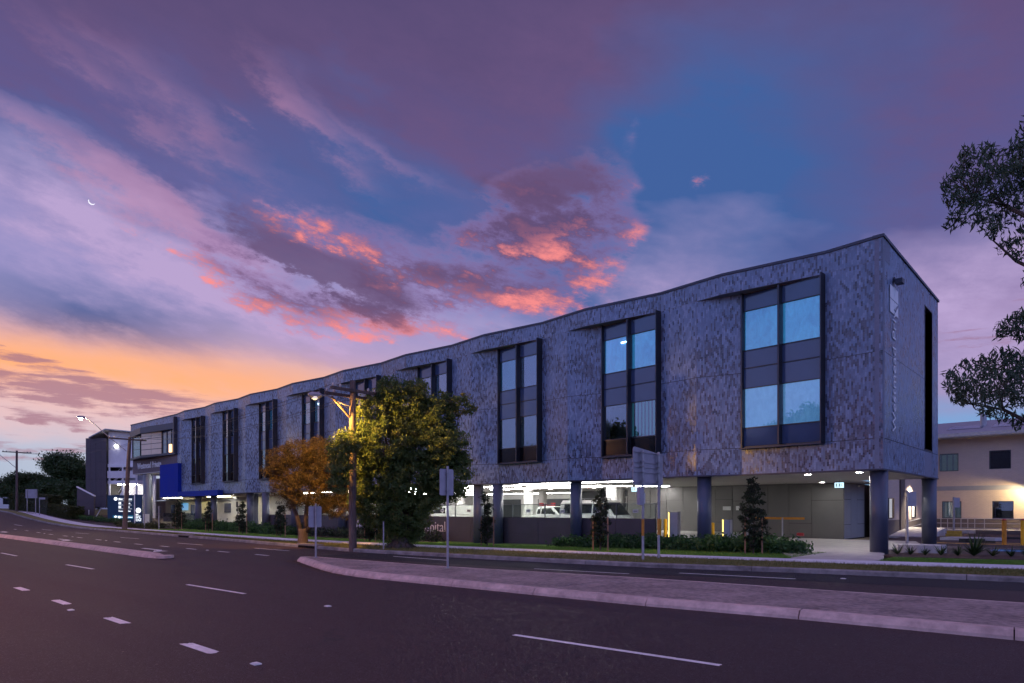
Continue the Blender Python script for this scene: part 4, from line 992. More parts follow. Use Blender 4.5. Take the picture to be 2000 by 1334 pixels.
# ================================================================== traffic signs
M['alback'] = mat('sign_back_aluminium', (.36,.34,.40), .5, .1, 3, metal=.3); M['orange'] = mat('orange_band', (.55,.22,.015), .6)
def pipe(mb, x, y, z0, z1, r=.035): mb.tube([(x,y,z0),(x,y,z1)], r, 10)
bs_ = empty('road_sign', (-4.85,-9.1,.1), 'large grey sign back on two posts with orange bands', 'sign')
for y in (-9.55,-8.52):
    mb = MB(); pipe(mb, -4.80, y, 0, 3.78, .045); po = mb.build('post', M['galv'], bs_)
    mb = MB(); pipe(mb, -4.80, y, .92, 1.48, .048); mb.build('orange_band', M['orange'], po)
    for z in (2.75,3.05,3.25,3.42,3.7):
        mb = MB(); mb.box(-4.87,-4.73,y-.06,y+.06,z-.015,z+.015); mb.build('clamp', M['galv'], po)
c_ = .12; pts = []
for (cy, cz, a0) in ((-8.06-c_,3.72-c_,0),(-10.0+c_,3.88-c_,90),(-10.0+c_,2.62+c_,180),(-8.06-c_,2.6+c_,270)):
    for k in range(5): a = R(a0+k*22.5); pts.append((cy+c_*math.cos(a), cz+c_*math.sin(a)))
mb = MB(); V = [(-4.915,y,z) for y, z in pts]+[(-4.90,y,z) for y, z in pts]; n = len(pts)
mb.add(V, [tuple(range(n))[::-1], tuple(range(n,2*n))]+[(i,(i+1)%n,n+(i+1)%n,n+i) for i in range(n)]); mb.build('panel', M['alback'], bs_)
for z in (2.72,3.05,3.22,3.38,3.72):
    mb = MB(); mb.box(-4.899,-4.87,-9.95,-8.1,z-.018,z+.018); mb.build('stiffener_rail', M['alback'], bs_)
mb = MB(); mb.box(-4.86,-4.76,-9.83,-9.62,1.95,2.55); mb.build('small_plate', M['alback'], bs_)
mb = MB(); mb.box(-4.85,-4.79,-9.5,-9.42,2.0,2.35); mb.build('small_plate', M['plate'], bs_)
def median_sign(loc_, z0, z1, w, h, label):
    t = empty('median_sign', loc_, label, 'sign', 'small sign backs on the median island')
    mb = MB(); mb.tube([(0,0,0),(0,0,h)], .034, 10); mb.tube([(0,0,0),(0,0,.012)], .09, 12); loc(mb, 'post', M['galv'], t)
    mb = MB(); b = .03; V = [(-.05,-w/2+b,z0),(-.05,w/2-b,z0),(-.05,w/2,z0+b),(-.05,w/2,z1-b),(-.05,w/2-b,z1),(-.05,-w/2+b,z1),(-.05,-w/2,z1-b),(-.05,-w/2,z0+b)]
    V += [(-.04,y,z) for _, y, z in V]; mb.add(V, [tuple(range(8))[::-1], tuple(range(8,16))]+[(i,(i+1)%8,8+(i+1)%8,8+i) for i in range(8)]); loc(mb, 'plate', M['alback'], t)
    for z in (z0+.15,z1-.15):
        mb = MB(); mb.box(-.045,.045,-.05,.05,z-.012,z+.012); loc(mb, 'clamp', M['galv'], t)
median_sign((-7.2,-16.1,.13), 2.07, 2.82, .52, 2.9, 'tall grey sign back on the median, level with the hospital name')
median_sign((-13.7,-16.4,.13), 1.05, 1.78, .5, 1.88, 'short grey sign back at the rounded nose of the median')
mb = MB(); pipe(mb, -15.9,-11.9,.05,1.3,.03); tag(mb.build('marker_post', M['galv']), 'thin bare metal post beside the bushy tree trunk', 'post')
fs = empty('street_sign', (-95.6,-8.2,1.05), 'pair of posts carrying a square pale sign near the hedge', 'sign')
for x_ in (-.55,.55):
    mb = MB(); mb.tube([(x_*RT[0],x_*RT[1],0),(x_*RT[0],x_*RT[1],3.3)], .05, 8); loc(mb, 'post', M['galv'], fs)
mb = MB(); mb.obox((-.75*RT[0]-.05,-.75*RT[1]),(.75*RT[0]-.05,.75*RT[1]),.03,2.2,3.35); loc(mb, 'plate', M['alback'], fs)
fs = empty('street_sign', (-92.4,-8.0,.95), 'single low post with a small flat sign by the hedge', 'sign')
mb = MB(); mb.tube([(0,0,0),(0,0,2.35)], .045, 8); loc(mb, 'post', M['galv'], fs)
mb = MB(); mb.obox((-.05,-.05),(.55,.45),.03,2.1,2.35); loc(mb, 'plate', M['alback'], fs)
for x, y, z0, h, lb_ in ((-57.9,-7.3,.0,3.2,'tall thin grey pole on the verge before the blue portal'),(-56.4,-6.6,.0,2.1,'shorter grey sign post beside the tall thin pole')):
    t = empty('sign_post', (x,y,z0), lb_, 'post')
    mb = MB(); mb.tube([(0,0,0),(0,0,h)], .05, 8); loc(mb, 'shaft', M['galv'], t)
    if h < 3: mb = MB(); mb.obox((-.16,-.16),(.16,.12),.03,1.5,2.1); loc(mb, 'plate', M['frame'], t)
t = empty('parking_sign', (-59.5,2.0,.0), 'two dark plates on a slim post in the white entrance undercroft', 'sign')
mb = MB(); mb.tube([(0,0,0),(0,0,2.6)], .04, 8); loc(mb, 'shaft', M['galv'], t)
for z0, z1 in ((2.0,2.6),(1.6,1.9)): mb = MB(); mb.box(-.2,.2,-.06,-.04,z0,z1); loc(mb, 'plate', M['frame'], t)

# ================================================================== vehicles in the undercroft
M['carw'] = mat('white_car_paint', (.75,.75,.74), .25, .03, 2, spec=.6); M['carg'] = mat('car_glass', (.015,.018,.02), .08, .1, 2, spec=.9); M['tyre'] = mat('tyre_rubber', (.02,.02,.02), .9); M['rim'] = mat('wheel_rim', (.3,.3,.32), .4, metal=.8); M['blk'] = mat('black_trim', (.02,.02,.022), .6)
def vehicle(name, loc_, rz_, label, prof, half, glass, wheels, lamps, extra=()):
    """side profile (x,z) swept across the width with tumblehome above the waist"""
    t = empty(name, loc_, label, 'van' if 'van' in label else 'ute', 'white vehicles parked under the hospital', rz=rz_)
    def wy(z): return half if z < 1.0 else half-(z-1.0)*.16
    n = len(prof); V = []; ys = (-1,-.93,.93,1)
    for s in ys:
        for x_, z in prof: V.append((x_*(1 if abs(s) < 1 else 1)-(0), wy(z)*s, z if abs(s) < 1 else z-(.05 if z > .8 else -.04)))
    F = [tuple(range(n))[::-1], tuple(range(3*n,4*n))]
    for k in range(3): F += [(k*n+i, k*n+(i+1)%n, (k+1)*n+(i+1)%n, (k+1)*n+i) for i in range(n)]
    mb = MB(); mb.add(V, F); body = loc(mb, 'body', M['carw'], t)
    for g_ in glass:                                                    # side panes both sides
        for s in (-1, 1):
            mb = MB(); a = [(x_, s*(wy(z)+.006), z) for x_, z in g_]; b = [(x_, s*(wy(z)-.02), z) for x_, z in g_]; m_ = len(a)
            mb.add(a+b, [tuple(range(m_)), tuple(range(m_,2*m_))[::-1]]+[(i,(i+1)%m_,m_+(i+1)%m_,m_+i) for i in range(m_)]); loc(mb, 'side_window', M['carg'], t)
    (xa,za),(xb,zb) = lamps['screen']; w0, w1 = wy(za)*.86, wy(zb)*.86
    mb = MB(); mb.add([(xa+.02,-w0,za),(xa+.02,w0,za),(xb+.02,w1,zb),(xb+.02,-w1,zb)], [(0,1,2,3)]); mb.add([(xa-.02,-w0,za-.01),(xa-.02,w0,za-.01),(xb-.02,w1,zb-.01),(xb-.02,-w1,zb-.01)], [(3,2,1,0)]); loc(mb, 'windscreen', M['carg'], t)
    for x_ in wheels:
        for s in (-1, 1):
            mb = MB(); mb.tube([(x_,s*(half-.2),.33),(x_,s*(half+.01),.33)], .33, 18); w = loc(mb, 'wheel', M['tyre'], t)
            mb = MB(); mb.tube([(x_,s*(half+.005),.33),(x_,s*(half+.02),.33)], .2, 14); loc(mb, 'rim', M['rim'], w)
    fx_, fz_ = lamps['front']
    for s in (-1, 1):
        mb = MB(); mb.box(fx_-.06,fx_+.03,s*half*.62-.17,s*half*.62+.17,fz_-.08,fz_+.09); loc(mb, 'headlight', M['plate'], t)
        mb = MB(); mb.box(lamps['mirror'][0]-.06,lamps['mirror'][0]+.06,s*(half+.02)-.1*(s < 0),s*(half+.02)+.1*(s > 0),lamps['mirror'][1]-.08,lamps['mirror'][1]+.1); loc(mb, 'mirror', M['blk'], t)
    mb = MB(); mb.box(fx_-.03,fx_+.05,-half*.42,half*.42,fz_-.1,fz_+.06); loc(mb, 'grille', M['blk'], t)
    mb = MB(); mb.box(fx_-.05,fx_+.09,-half*.95,half*.95,.32,.55); loc(mb, 'bumper', M['blk'], t)
    for nm, fn in extra: loc(fn(), nm, M['carw'] if nm != 'rack' else M['rim'], t)
    return t
van_p = [(-2.3,.3),(2.25,.3),(2.38,.55),(2.36,.95),(2.1,1.12),(1.35,1.95),(1.1,2.05),(-2.2,2.05),(-2.32,1.9),(-2.36,.9)]
van_g = [[(-2.0,1.25),(-.75,1.25),(-.75,1.85),(-1.95,1.85)],[(-.62,1.25),(.35,1.25),(.35,1.85),(-.62,1.85)],[(.47,1.25),(1.72,1.25),(1.25,1.83),(.47,1.85)]]
def rack():
    mb = MB()
    for x_ in (-1.6,-.5,.6): mb.box(x_-.03,x_+.03,-.75,.75,2.14,2.18); mb.box(x_-.03,x_+.03,-.74,-.68,2.04,2.14); mb.box(x_-.03,x_+.03,.68,.74,2.04,2.14)
    return mb
vehicle('delivery_van', (-16.9,4.9,.32), R(-6), 'white van with roof rack parked nearest the grey panelled wall', van_p, .86, van_g, (-1.35,1.45), {'screen': ((2.06,1.16),(1.4,1.9)), 'front': (2.34,.86), 'mirror': (1.6,1.25)}, [('rack', rack)])
ute_p = [(-2.5,.35),(2.35,.35),(2.48,.6),(2.46,.98),(2.3,1.08),(1.15,1.16),(.45,1.68),(-.75,1.72),(-1.0,1.68),(-1.12,1.1),(-2.5,1.08)]
ute_g = [[(-.95,1.18),(-.62,1.18),(-.62,1.58),(-.88,1.58)],[(-.5,1.18),(.85,1.18),(.38,1.58),(-.5,1.6)]]
vehicle('utility_truck', (-21.3,6.4,.32), R(-8), 'white utility parked between the van and the paired columns', ute_p, .87, ute_g, (-1.5,1.5), {'screen': ((1.1,1.2),(.5,1.64)), 'front': (2.46,.86), 'mirror': (.85,1.22)})
vehicle('utility_truck', (-31.4,5.6,.32), R(172), 'white utility half hidden behind the bushy tree', ute_p, .87, ute_g, (-1.5,1.5), {'screen': ((1.1,1.2),(.5,1.64)), 'front': (2.46,.86), 'mirror': (.85,1.22)}, [('canopy', lambda: MB().bbox(-2.45,-1.1,-.8,.8,1.1,1.8,.06))])

# pallets of red frames standing in the undercroft
fr_ = empty('trolley_frame', (-26.2,11.5,.32), 'tall red trolley frame standing deep in the lit undercroft', 'trolley')
M['red'] = mat('red_enamel', (.35,.02,.03), .4, .1, 3)
for dx_ in (-.6,.6):
    mb = MB(); mb.box(dx_-.16,dx_+.16,-.1,.1,0,2.0); loc(mb, 'upright', M['red'], fr_)
for z in (.4,1.1,1.8):
    mb = MB(); mb.box(-.44,.44,-.06,.06,z,z+.1); loc(mb, 'rung', M['red'], fr_)

# ================================================================== lit bollards by the planting
M['yel'] = mat('yellow_enamel', (.75,.42,.01), .5, .06, 3); M['silver'] = mat('silver_sheet', (.45,.45,.52), .4, .05, 3, metal=.3)
M['yglow'] = emis('amber_tube', (1,.72,.12), 2.6)
def bollard(x, y, r, h, m, label):
    t = empty('bollard', (x,y,gz(x,y)), label, 'bollard', 'bollards along the undercroft edge')
    mb = MB(); mb.tube([(0,0,0),(0,0,h-.03),(0,0,h)], [r,r,r*.8], 16); loc(mb, 'post', M[m], t); mb = MB(); mb.tube([(0,0,0),(0,0,.02)], r+.06, 16); loc(mb, 'base_plate', M['galv'], t); return t
bollard(-11.3,2.9,.085,1.5,'yel','yellow bollard partly behind the sign post, left of a pair'); bollard(-10.95,2.9,.085,1.48,'yel','yellow bollard next to the tall silver cabinet')
bollard(-8.4,3.2,.085,1.25,'yel','yellow bollard just right of the round column')
def cabinet(x, y, w, h, label):
    t = empty('meter_cabinet', (x,y,.03), label, 'cabinet')
    mb = MB(); mb.bbox(-w/2,w/2,-.15,.15,0,h,.02); loc(mb, 'case', M['silver'], t); mb = MB(); mb.box(-w/2-.07,-w/2-.02,-.1,.0,.05,h); loc(mb, 'light_tube', M['yglow'], t)
    mb = MB(); mb.box(w/2-.02,w/2+.012,-.152,.152,0,h+.01); loc(mb, 'edge_trim', M['galv'], t)
cabinet(-10.4,2.9,.5,1.62,'tall silver cabinet with amber light strip by the wall end'); cabinet(-7.6,3.2,.34,1.25,'smaller silver cabinet with amber light strip behind the staked shrub')
bg_ = empty('boom_gate', (-8.3,7.5,.06), 'grey boom gate with orange arm under the hospital', 'gate')
mb = MB(); mb.tube([(0,0,0),(0,0,1.15),(0,0,1.4),(0,0,1.5)], [.3,.3,.26,.1], 16); loc(mb, 'housing', M['galv'], bg_); mb = MB(); mb.box(.2,3.0,-.04,.04,1.2,1.32); loc(mb, 'arm', M['orange'], bg_)
mb = MB(); mb.tube([(2.0,-.4,0),(2.0,-.4,1.3)], .04, 8); loc(mb, 'support', M['galv'], bg_)
hb = empty('hydrant', (-5.9,8.3,.06), 'small red fire hydrant outlet at the panelled wall', 'hydrant')
mb = MB(); mb.tube([(0,0,0),(0,0,.45)], .06, 10); loc(mb, 'riser', M['galv'], hb); mb = MB(); mb.tube([(-.05,0,.38),(.3,0,.38)], .09, 10); loc(mb, 'outlet', M['red'], hb)

# ================================================================== brick wing behind and its ramp
M['bk'] = brickmat('cream_brick', (.62,.48,.39), (.56,.43,.35), (.45,.37,.31), .24, .086); M['bkd'] = brickmat('brown_brick', (.13,.095,.085), (.10,.075,.07), (.12,.10,.09), .24, .086)
wing = empty('brick_wing', (2,33.5,0), 'two-storey cream brick wing with low pitched roof behind the hospital', 'building')
GY = 33.5
def wall_with(name, x0, x1, z0, z1, m, holes):
    mb = MB(); xs = sorted({x0,x1,*[h[0] for h in holes],*[h[1] for h in holes]}); zs = sorted({z0,z1,*[h[2] for h in holes],*[h[3] for h in holes]})
    for a, b in zip(xs[:-1], xs[1:]):
        for c, d in zip(zs[:-1], zs[1:]):
            if not any(a >= h[0]-1e-6 and b <= h[1]+1e-6 and c >= h[2]-1e-6 and d <= h[3]+1e-6 for h in holes): mb.box(a,b,GY,GY+.3,c,d)
    return mb.build(name, m, wing)
up = [(-3.5,-2.23,4.85,6.25),(-.25,1.1,4.9,6.32),(4.2,5.6,4.9,6.32)]; dn_ = [(-3.33,-2.03,1.1,2.45),(-.06,1.26,1.1,2.45),(4.2,5.6,1.1,2.45)]
wall_with('upper_wall', -5.0, 22, 3.65, 7.4, M['bk'], up); wall_with('lower_wall', -5.0, 22, 1.1, 3.3, M['bk'], dn_)
mb = MB(); mb.box(-5,22,GY-.02,GY+.3,3.3,3.65); mb.build('concrete_band', M['greyw'], wing); mb = MB(); mb.box(-5,22,GY-.01,GY+.3,-.3,1.1); mb.build('base_wall', M['bkd'], wing)
mb = MB(); mb.box(-5,22,GY-.015,GY-.001,4.35,7.4)
for i, h in enumerate(up+dn_):
    mb = MB(); a, b, c, d = h
    for q in ((a,a+.05,c,d),(b-.05,b,c,d),(a+.05,b-.05,c,c+.05),(a+.05,b-.05,d-.05,d)): mb.box(q[0],q[1],GY+.06,GY+.16,q[2],q[3])
    w = mb.build('window', M['frame'], wing)
    mb = MB(); mb.box(a+.05,b-.05,GY+.1,GY+.11,c+.05,d-.05); mb.build('pane', M['glass'], w)
    mb = MB(); mb.box(a,b,GY+.5,GY+.52,c,d); mb.build('room_back', M['dim'] if i in (0,3) else M['black'], w)
    if i in (0,3):
        mb = MB()
        for k in range(3): mb.box(a+.15+k*.4,a+.42+k*.4,GY+.25,GY+.26,c+.05,d-.1)
        mb.build('vertical_blind', mat('grey_green_blind', (.28,.33,.3), .8, emit=(.2,.26,.22), estr=.12), w)
M['roofs'] = mat('pale_metal_roof', (.3,.31,.35), .5, .08, 2, metal=.3); M['fascia'] = mat('cream_fascia', (.5,.46,.42), .6)
mb = MB(); mb.add([(-6.5,GY-1.3,7.62),(22,GY-1.3,7.62),(22,GY+6,9.3),(-6.5,GY+6,9.3),(-6.5,GY-1.3,7.68),(22,GY-1.3,7.68),(22,GY+6,9.36),(-6.5,GY+6,9.36)], [(0,3,2,1),(4,5,6,7),(0,1,5,4),(1,2,6,5),(2,3,7,6),(3,0,4,7)]); rf = mb.build('roof', M['roofs'], wing)
mb = MB(); mb.box(-6.5,22,GY-1.36,GY-1.3,7.45,7.72); mb.build('fascia', M['fascia'], rf); mb = MB(); mb.box(-6.4,22,GY-1.3,GY,7.4,7.45); mb.build('eave_lining', M['soffit'], rf)
mb = MB(); mb.tube([(-.9,GY+2.5,8.4),(-.9,GY+2.5,9.5)], .22, 12); mb.build('flue', M['galv'], rf)
for xa in (-3.2,-.2,2.6):
    mb = MB(); mb.add([(xa,GY+1.0,8.24),(xa+2.4,GY+1.0,8.24),(xa+2.4,GY+3,8.7),(xa,GY+3,8.7)], [(0,1,2,3)]); mb.build('solar_panel', M['span'], rf)
# return wall running back beside the undercroft
mb = MB(); mb.box(-4.3,-4.0,17.2,GY,1.1,7.4); mb.build('return_wall', M['bk'], wing); mb = MB(); mb.box(-4.3,-3.985,17.2,GY,-.2,1.1); mb.build('return_base', M['bkd'], wing)
mb = MB(); mb.box(-3.99,-3.9,22.4,23.6,0,ZB+2); mb.build('downpipe_recess', M['bkd'], wing)
for ya in (19.4,26.0):
    mb = MB(); mb.box(-3.995,-3.96,ya,ya+1.4,1.2,2.55); w = mb.build('window', M['frame'], wing)
    mb = MB(); mb.box(-3.96,-3.95,ya+.06,ya+.75,1.26,2.5); mb.build('pane', emis('lit_pane', (.62,.62,.4), .35), w); mb = MB(); mb.box(-3.96,-3.95,ya+.8,ya+1.34,1.26,2.5); mb.build('pane', M['black'], w)
def spot(name, loc_, target, e, col, ang, blend=.6, parent=None):
    l = bpy.data.lights.new(name, 'SPOT'); l.energy = e; l.color = col; l.spot_size = R(ang); l.spot_blend = blend; l.shadow_soft_size = .08
    o = bpy.data.objects.new(name, l); COL.objects.link(o); o.location = loc_; o.rotation_euler = (Vector(loc_)-Vector(target)).to_track_quat('Z','Y').to_euler(); return o
for nm, p, q, e, c, lbl in (('wall_lamp',(-2.9,25.6,3.7),(-4.0,25.4,1.2),1500,(1,.86,.66),'bright wall lamp washing the brick return wall'),('wall_lamp',(2.3,GY-1.0,3.5),(.2,GY+.1,1.6),760,(1,.78,.4),'yellow wall lamp on the brick wing beside the car park')):
    t = empty('wall_lamp', p, lbl, 'lamp'); mb = MB(); mb.box(-.12,.12,-.1,.1,.02,.12); loc(mb, 'hood', M['frame'], t); mb = MB(); mb.box(-.08,.08,-.07,.07,-.01,.018); loc(mb, 'lens', emis('wall_lamp_lens', c, 12), t)
    spot(nm, (p[0],p[1],p[2]-.03), q, e, c, 120)
# ramp and railing
rp = empty('access_ramp', (2,30,0), 'concrete access ramp with pale railing along the brick wing', 'ramp')
M['railw'] = mat('cream_rail', (.55,.5,.45), .5, .05, 4)
mb = MB(); mb.box(-3.9,22,29.6,33.4,-.2,.27); mb.build('deck', M['concrete'], rp)
mb = MB(); mb.box(-.6,22,29.45,29.6,-.2,.3); mb.build('deck_edge', M['bkd'], rp)
for z in (.42,.78,1.12):
    mb = MB(); mb.tube([(-3.2,29.7,z),(22,29.7,z)], .025, 6); mb.build('rail', M['railw'], rp)
for x in [-3.2+.42*k for k in range(7)]+[-.1,1.1,2.4,3.7,5.0,6.4]:
    mb = MB(); mb.tube([(x,29.7,.27),(x,29.7,1.12)], .028, 6); mb.build('post', M['railw'], rp)
hr = empty('stair_handrail', (-2.6,20,.05), 'pale handrail on the concrete ramp beside the rear column', 'handrail')
mb = MB(); mb.tube([(-3.4,21.6,.1),(-3.4,21.6,.95),(-2.6,24.6,1.35),(-2.6,24.6,.4)], .03, 6); mb.tube([(-3.4,21.6,.55),(-2.6,24.6,.95)], .022, 6); mb.build('rail', M['railw'], hr)
mb = MB(); mb.prism([(-4.0,19.5),(-1.8,19.8),(-1.6,24),(-4,24)], -.05, lambda x, y: .08 if y < 20 else .55); mb.build('ramp_slab', M['concrete'], hr)
st_ = MB(); st_.box(-1.3,-.5,22.2,22.6,0,.2); st_.box(-1.3,-.5,22.6,23,0,.4); tag(st_.build('entry_steps', mat('yellow_step', (.5,.34,.05), .8)), 'two small yellow edged steps beside the rear column', 'steps')
mb = MB(); mb.prism([(-.6,16.0),(1.9,16.6),(2.3,17.8),(-.2,17.4)], .032, .2); tag(mb.build('concrete_island', M['concrete']), 'pale concrete traffic island behind the rear column', 'kerb island')
mb = MB(); mb.bbox(.2,1.75,2.0,3.2,.0,.36,.05); tag(mb.build('kerb_block', M['concrete']), 'pale concrete kerb block beside the planting bed', 'kerb block')
for x, y, lb_ in ((.1,4.3,'white disc topped sign post between the two corner columns'),(-1.0,23.2,'pale sign post before the ramp railing')):
    t = empty('car_park_sign', (x,y,.03), lb_, 'sign'); mb = MB(); mb.tube([(0,0,0),(0,0,2.6)], .06, 8); loc(mb, 'shaft', M['galv'], t)
    mb = MB(); mb.obox((-.05,.0),(.3,.3),.03,1.9,2.55); loc(mb, 'plate', M['alback'], t)
for x, y, m, lb_ in ((2.75,12.3,'orange','orange car park bollard with dark red cap'),(3.45,12.9,'yel','yellow car park bollard at the picture edge')):
    t = empty('bollard', (x,y,.03), lb_, 'bollard', 'car park bollards'); mb = MB(); mb.tube([(0,0,0),(0,0,1.22)], .1, 16); loc(mb, 'post', M[m], t); mb = MB(); mb.tube([(0,0,1.22),(0,0,1.25),(0,0,1.3)], [.105,.105,.06], 16); loc(mb, 'cap', M['red'], t)
for k, (x, y) in enumerate(((-.1,16.2),(-.2,18.6),(.6,14.0),(1.2,20.3))):
    mb = MB(); mb.prism([(x,y),(x+1.6,y+.05),(x+1.6,y+.2),(x,y+.15)], .03, .14); tag(mb.build('wheel_stop', mat('black_rubber', (.03,.03,.03), .8)), 'black rubber wheel stop, '+('second','third','first','fourth')[k]+' from the planting bed', 'wheel stop', 'wheel stops on the yellow bays')

# storm drain inlets in the far kerb
for x, lb_ in ((-20.9,'concrete drain lintel in the kerb beside the power pole'),(-37.5,'concrete drain lintel in the kerb near the staked shrubs')):
    y = KERB(x); t = empty('drain_inlet', (x,y,0), lb_, 'drain'); mb = MB(); mb.box(-.9,.9,-.04,.3,.12,.2); loc(mb, 'lintel', M['oldkerb'], t); mb = MB(); mb.box(-.8,.8,-.05,-.02,.0,.11); loc(mb, 'opening', M['black'], t)
# ================================================================== vegetation
M['bark'] = mat('rough_bark', (.085,.06,.05), .95, .35, 6, .8, 25, stretch=(4,4,.8)); M['barkg'] = mat('pale_bark', (.2,.16,.14), .9, .3, 5, .4, 20)
M['stake'] = mat('hardwood_stake', (.36,.20,.13), .85, .25, 8, .3, 40, stretch=(5,5,.6))
def leaf_cloud(C, size, asp=.42, droop=0.0, spread=.35, jit=None):
    """one small diamond face per leaf, folded a little along its rib"""
    n = len(C); d = rng.normal(size=(n,3)); d[:,2] -= droop; d /= np.linalg.norm(d,axis=1)[:,None]
    q = rng.normal(size=(n,3)); q -= (q*d).sum(1)[:,None]*d; q /= np.linalg.norm(q,axis=1)[:,None]
    nn = np.cross(d,q); s = (size*rng.uniform(1-spread,1+spread,n))[:,None]
    V = np.stack([C-d*s*.5, C+q*s*asp*.5+nn*s*.06, C+d*s*.5, C-q*s*asp*.5+nn*s*.06], 1).reshape(-1,3)
    F = np.arange(4*n).reshape(-1,4)
    return V, F
def leaf_obj(name, C, size, m, parent, tint, asp=.42, droop=0.0, kind=None):
    V, F = leaf_cloud(np.asarray(C), size, asp, droop); off = origin(parent) if parent else Vector((0,0,0))
    me = fast_mesh(name, V-np.array(off), F); face_attr(me, 'tint', np.clip(tint,0,1)); return link(name, me, m, parent)
def crown_pts(lobes, per_m2, clump_r, n_leaf, shell=.55):
    """clumps set over each lobe's outer shell, leaves thick at clump centres"""
    P, T = [], []
    for (c, r) in lobes:
        c = np.array(c); rr = np.array(r if hasattr(r,'__len__') else (r,r,r)); k = max(3, int(per_m2*4*math.pi*(rr.prod())**(2/3)))
        for _ in range(k):
            d = rng.normal(size=3); d /= np.linalg.norm(d); f = shell+(1.04-shell)*rng.random()**.6
            cc = c+d*rr*f; cr = clump_r*rng.uniform(.6,1.35); t = rng.normal(.5,.22)
            p = rng.normal(size=(int(n_leaf*rng.uniform(.6,1.4)),3)); p /= np.linalg.norm(p,axis=1)[:,None]; p *= (rng.random((len(p),1))**.45)*cr; p[:,2] *= .72
            P.append(cc+p); T.append(np.clip(t+rng.normal(0,.16,len(p)),0,1))
    return np.concatenate(P), np.concatenate(T)
def limb(mb, a, b, r0, r1, bend=.12, seg=7):
    a, b = Vector(a), Vector(b); L_ = (b-a).length; pts = []
    o1 = Vector((rng.normal(),rng.normal(),rng.normal()*.5))*bend*L_*.5
    for k in range(6): t = k/5; pts.append(a.lerp(b,t)+o1*math.sin(t*math.pi)+Vector((0,0,-.06*L_*math.sin(t*math.pi))))
    mb.tube(pts, [r0+(r1-r0)*k/5 for k in range(6)], seg)
def px_lobes(base, x0, y0, Z, lst, flat=.85):
    s = Z/1280; out = []
    for x, y, r, *dp in lst:
        lat = (x-x0)*s; dep = dp[0] if dp else rng.uniform(-.35,.35)*r*s*1.3
        out.append(((base[0]+RT[0]*lat+FW[0]*dep, base[1]+RT[1]*lat+FW[1]*dep, 1.8+(995-y)*s), (r*s,r*s*flat*1.05,r*s*flat)))
    return out
L_big = leafmat('laurel_leaf', (.06,.10,.028), (.12,.165,.042), (.2,.19,.055))
L_small = leafmat('tea_tree_leaf', (.05,.042,.014), (.13,.085,.022), (.2,.125,.03))
L_euc = leafmat('gum_leaf', (.04,.07,.045), (.075,.115,.065), (.11,.14,.08))
L_shrub = leafmat('dark_shrub_leaf', (.014,.022,.012), (.028,.045,.018), (.06,.035,.025))
L_ground = leafmat('ground_cover_leaf', (.02,.06,.018), (.045,.11,.028), (.08,.17,.04))
L_far = leafmat('far_tree_leaf', (.025,.05,.018), (.055,.095,.03), (.08,.12,.04))
L_hedge = leafmat('hedge_leaf', (.03,.04,.012), (.06,.07,.018), (.08,.08,.02))
L_grass = leafmat('grass_blade', (.08,.17,.018), (.13,.26,.03), (.19,.33,.05), .3, .6)
L_dry = leafmat('verge_blade', (.10,.105,.025), (.16,.15,.04), (.24,.19,.07), .3, .7)
L_flax = leafmat('flax_leaf', (.016,.04,.014), (.04,.08,.02), (.1,.13,.03), .25)

# ---- the big bushy street tree
B0 = (-16.54,-10.5,.1)
tr = empty('street_tree', B0, 'big dense bushy street tree with foliage nearly to the ground', 'tree')
lob = px_lobes(B0, 782, 1070, 29.2, [(742,808,52),(792,792,50),(838,822,52),(708,862,36),(752,868,62),(822,872,72),(868,870,45),(700,922,34),(742,932,58),(808,945,72),(872,935,50),(893,905,26),(704,972,28),(740,990,48),(790,1005,52),(840,962,34),(880,960,26),(778,1036,40),(806,1036,20),(745,1036,18),(688,885,24,-2.0),(690,915,24,-2.1),(684,950,18,-2.0),(700,868,22,-2.0),(765,765,28),(812,765,24),(856,790,26)])
mb = MB(); mb.tube([(B0[0],B0[1],-.2),(B0[0],B0[1],.1),(B0[0]+.02,B0[1],.35),(B0[0],B0[1]+.03,.9),(B0[0]-.05,B0[1],1.7)], [.75,.55,.4,.34,.28], 14)
for k in range(7):
    a = k*.9; mb.tube([(B0[0]+.25*math.cos(a),B0[1]+.25*math.sin(a),.32),(B0[0]+.55*math.cos(a),B0[1]+.55*math.sin(a),.12),(B0[0]+.95*math.cos(a),B0[1]+.95*math.sin(a),-.02)], [.16,.11,.04], 6)
mb.build('trunk', M['bark'], tr, smooth=True)
mb = MB()
for (c, r) in lob[:20:2]: limb(mb, (B0[0],B0[1],1.3), c, .13, .03)
off_ = px_lobes(B0, 782, 1070, 29.2, [(896,792,24),(918,800,14),(882,805,16)])
limb(mb, lob[10][0], off_[0][0], .03, .012); mb.build('limbs', M['bark'], tr)
P, T = crown_pts(lob, 10.5, .27, 46); leaf_obj('crown', P, .12, L_big, tr, T*.9, .45, .25)
P, T = crown_pts(off_, 9, .22, 34, .2); leaf_obj('side_spray', P, .12, L_big, tr, T+.25, .45, .2)
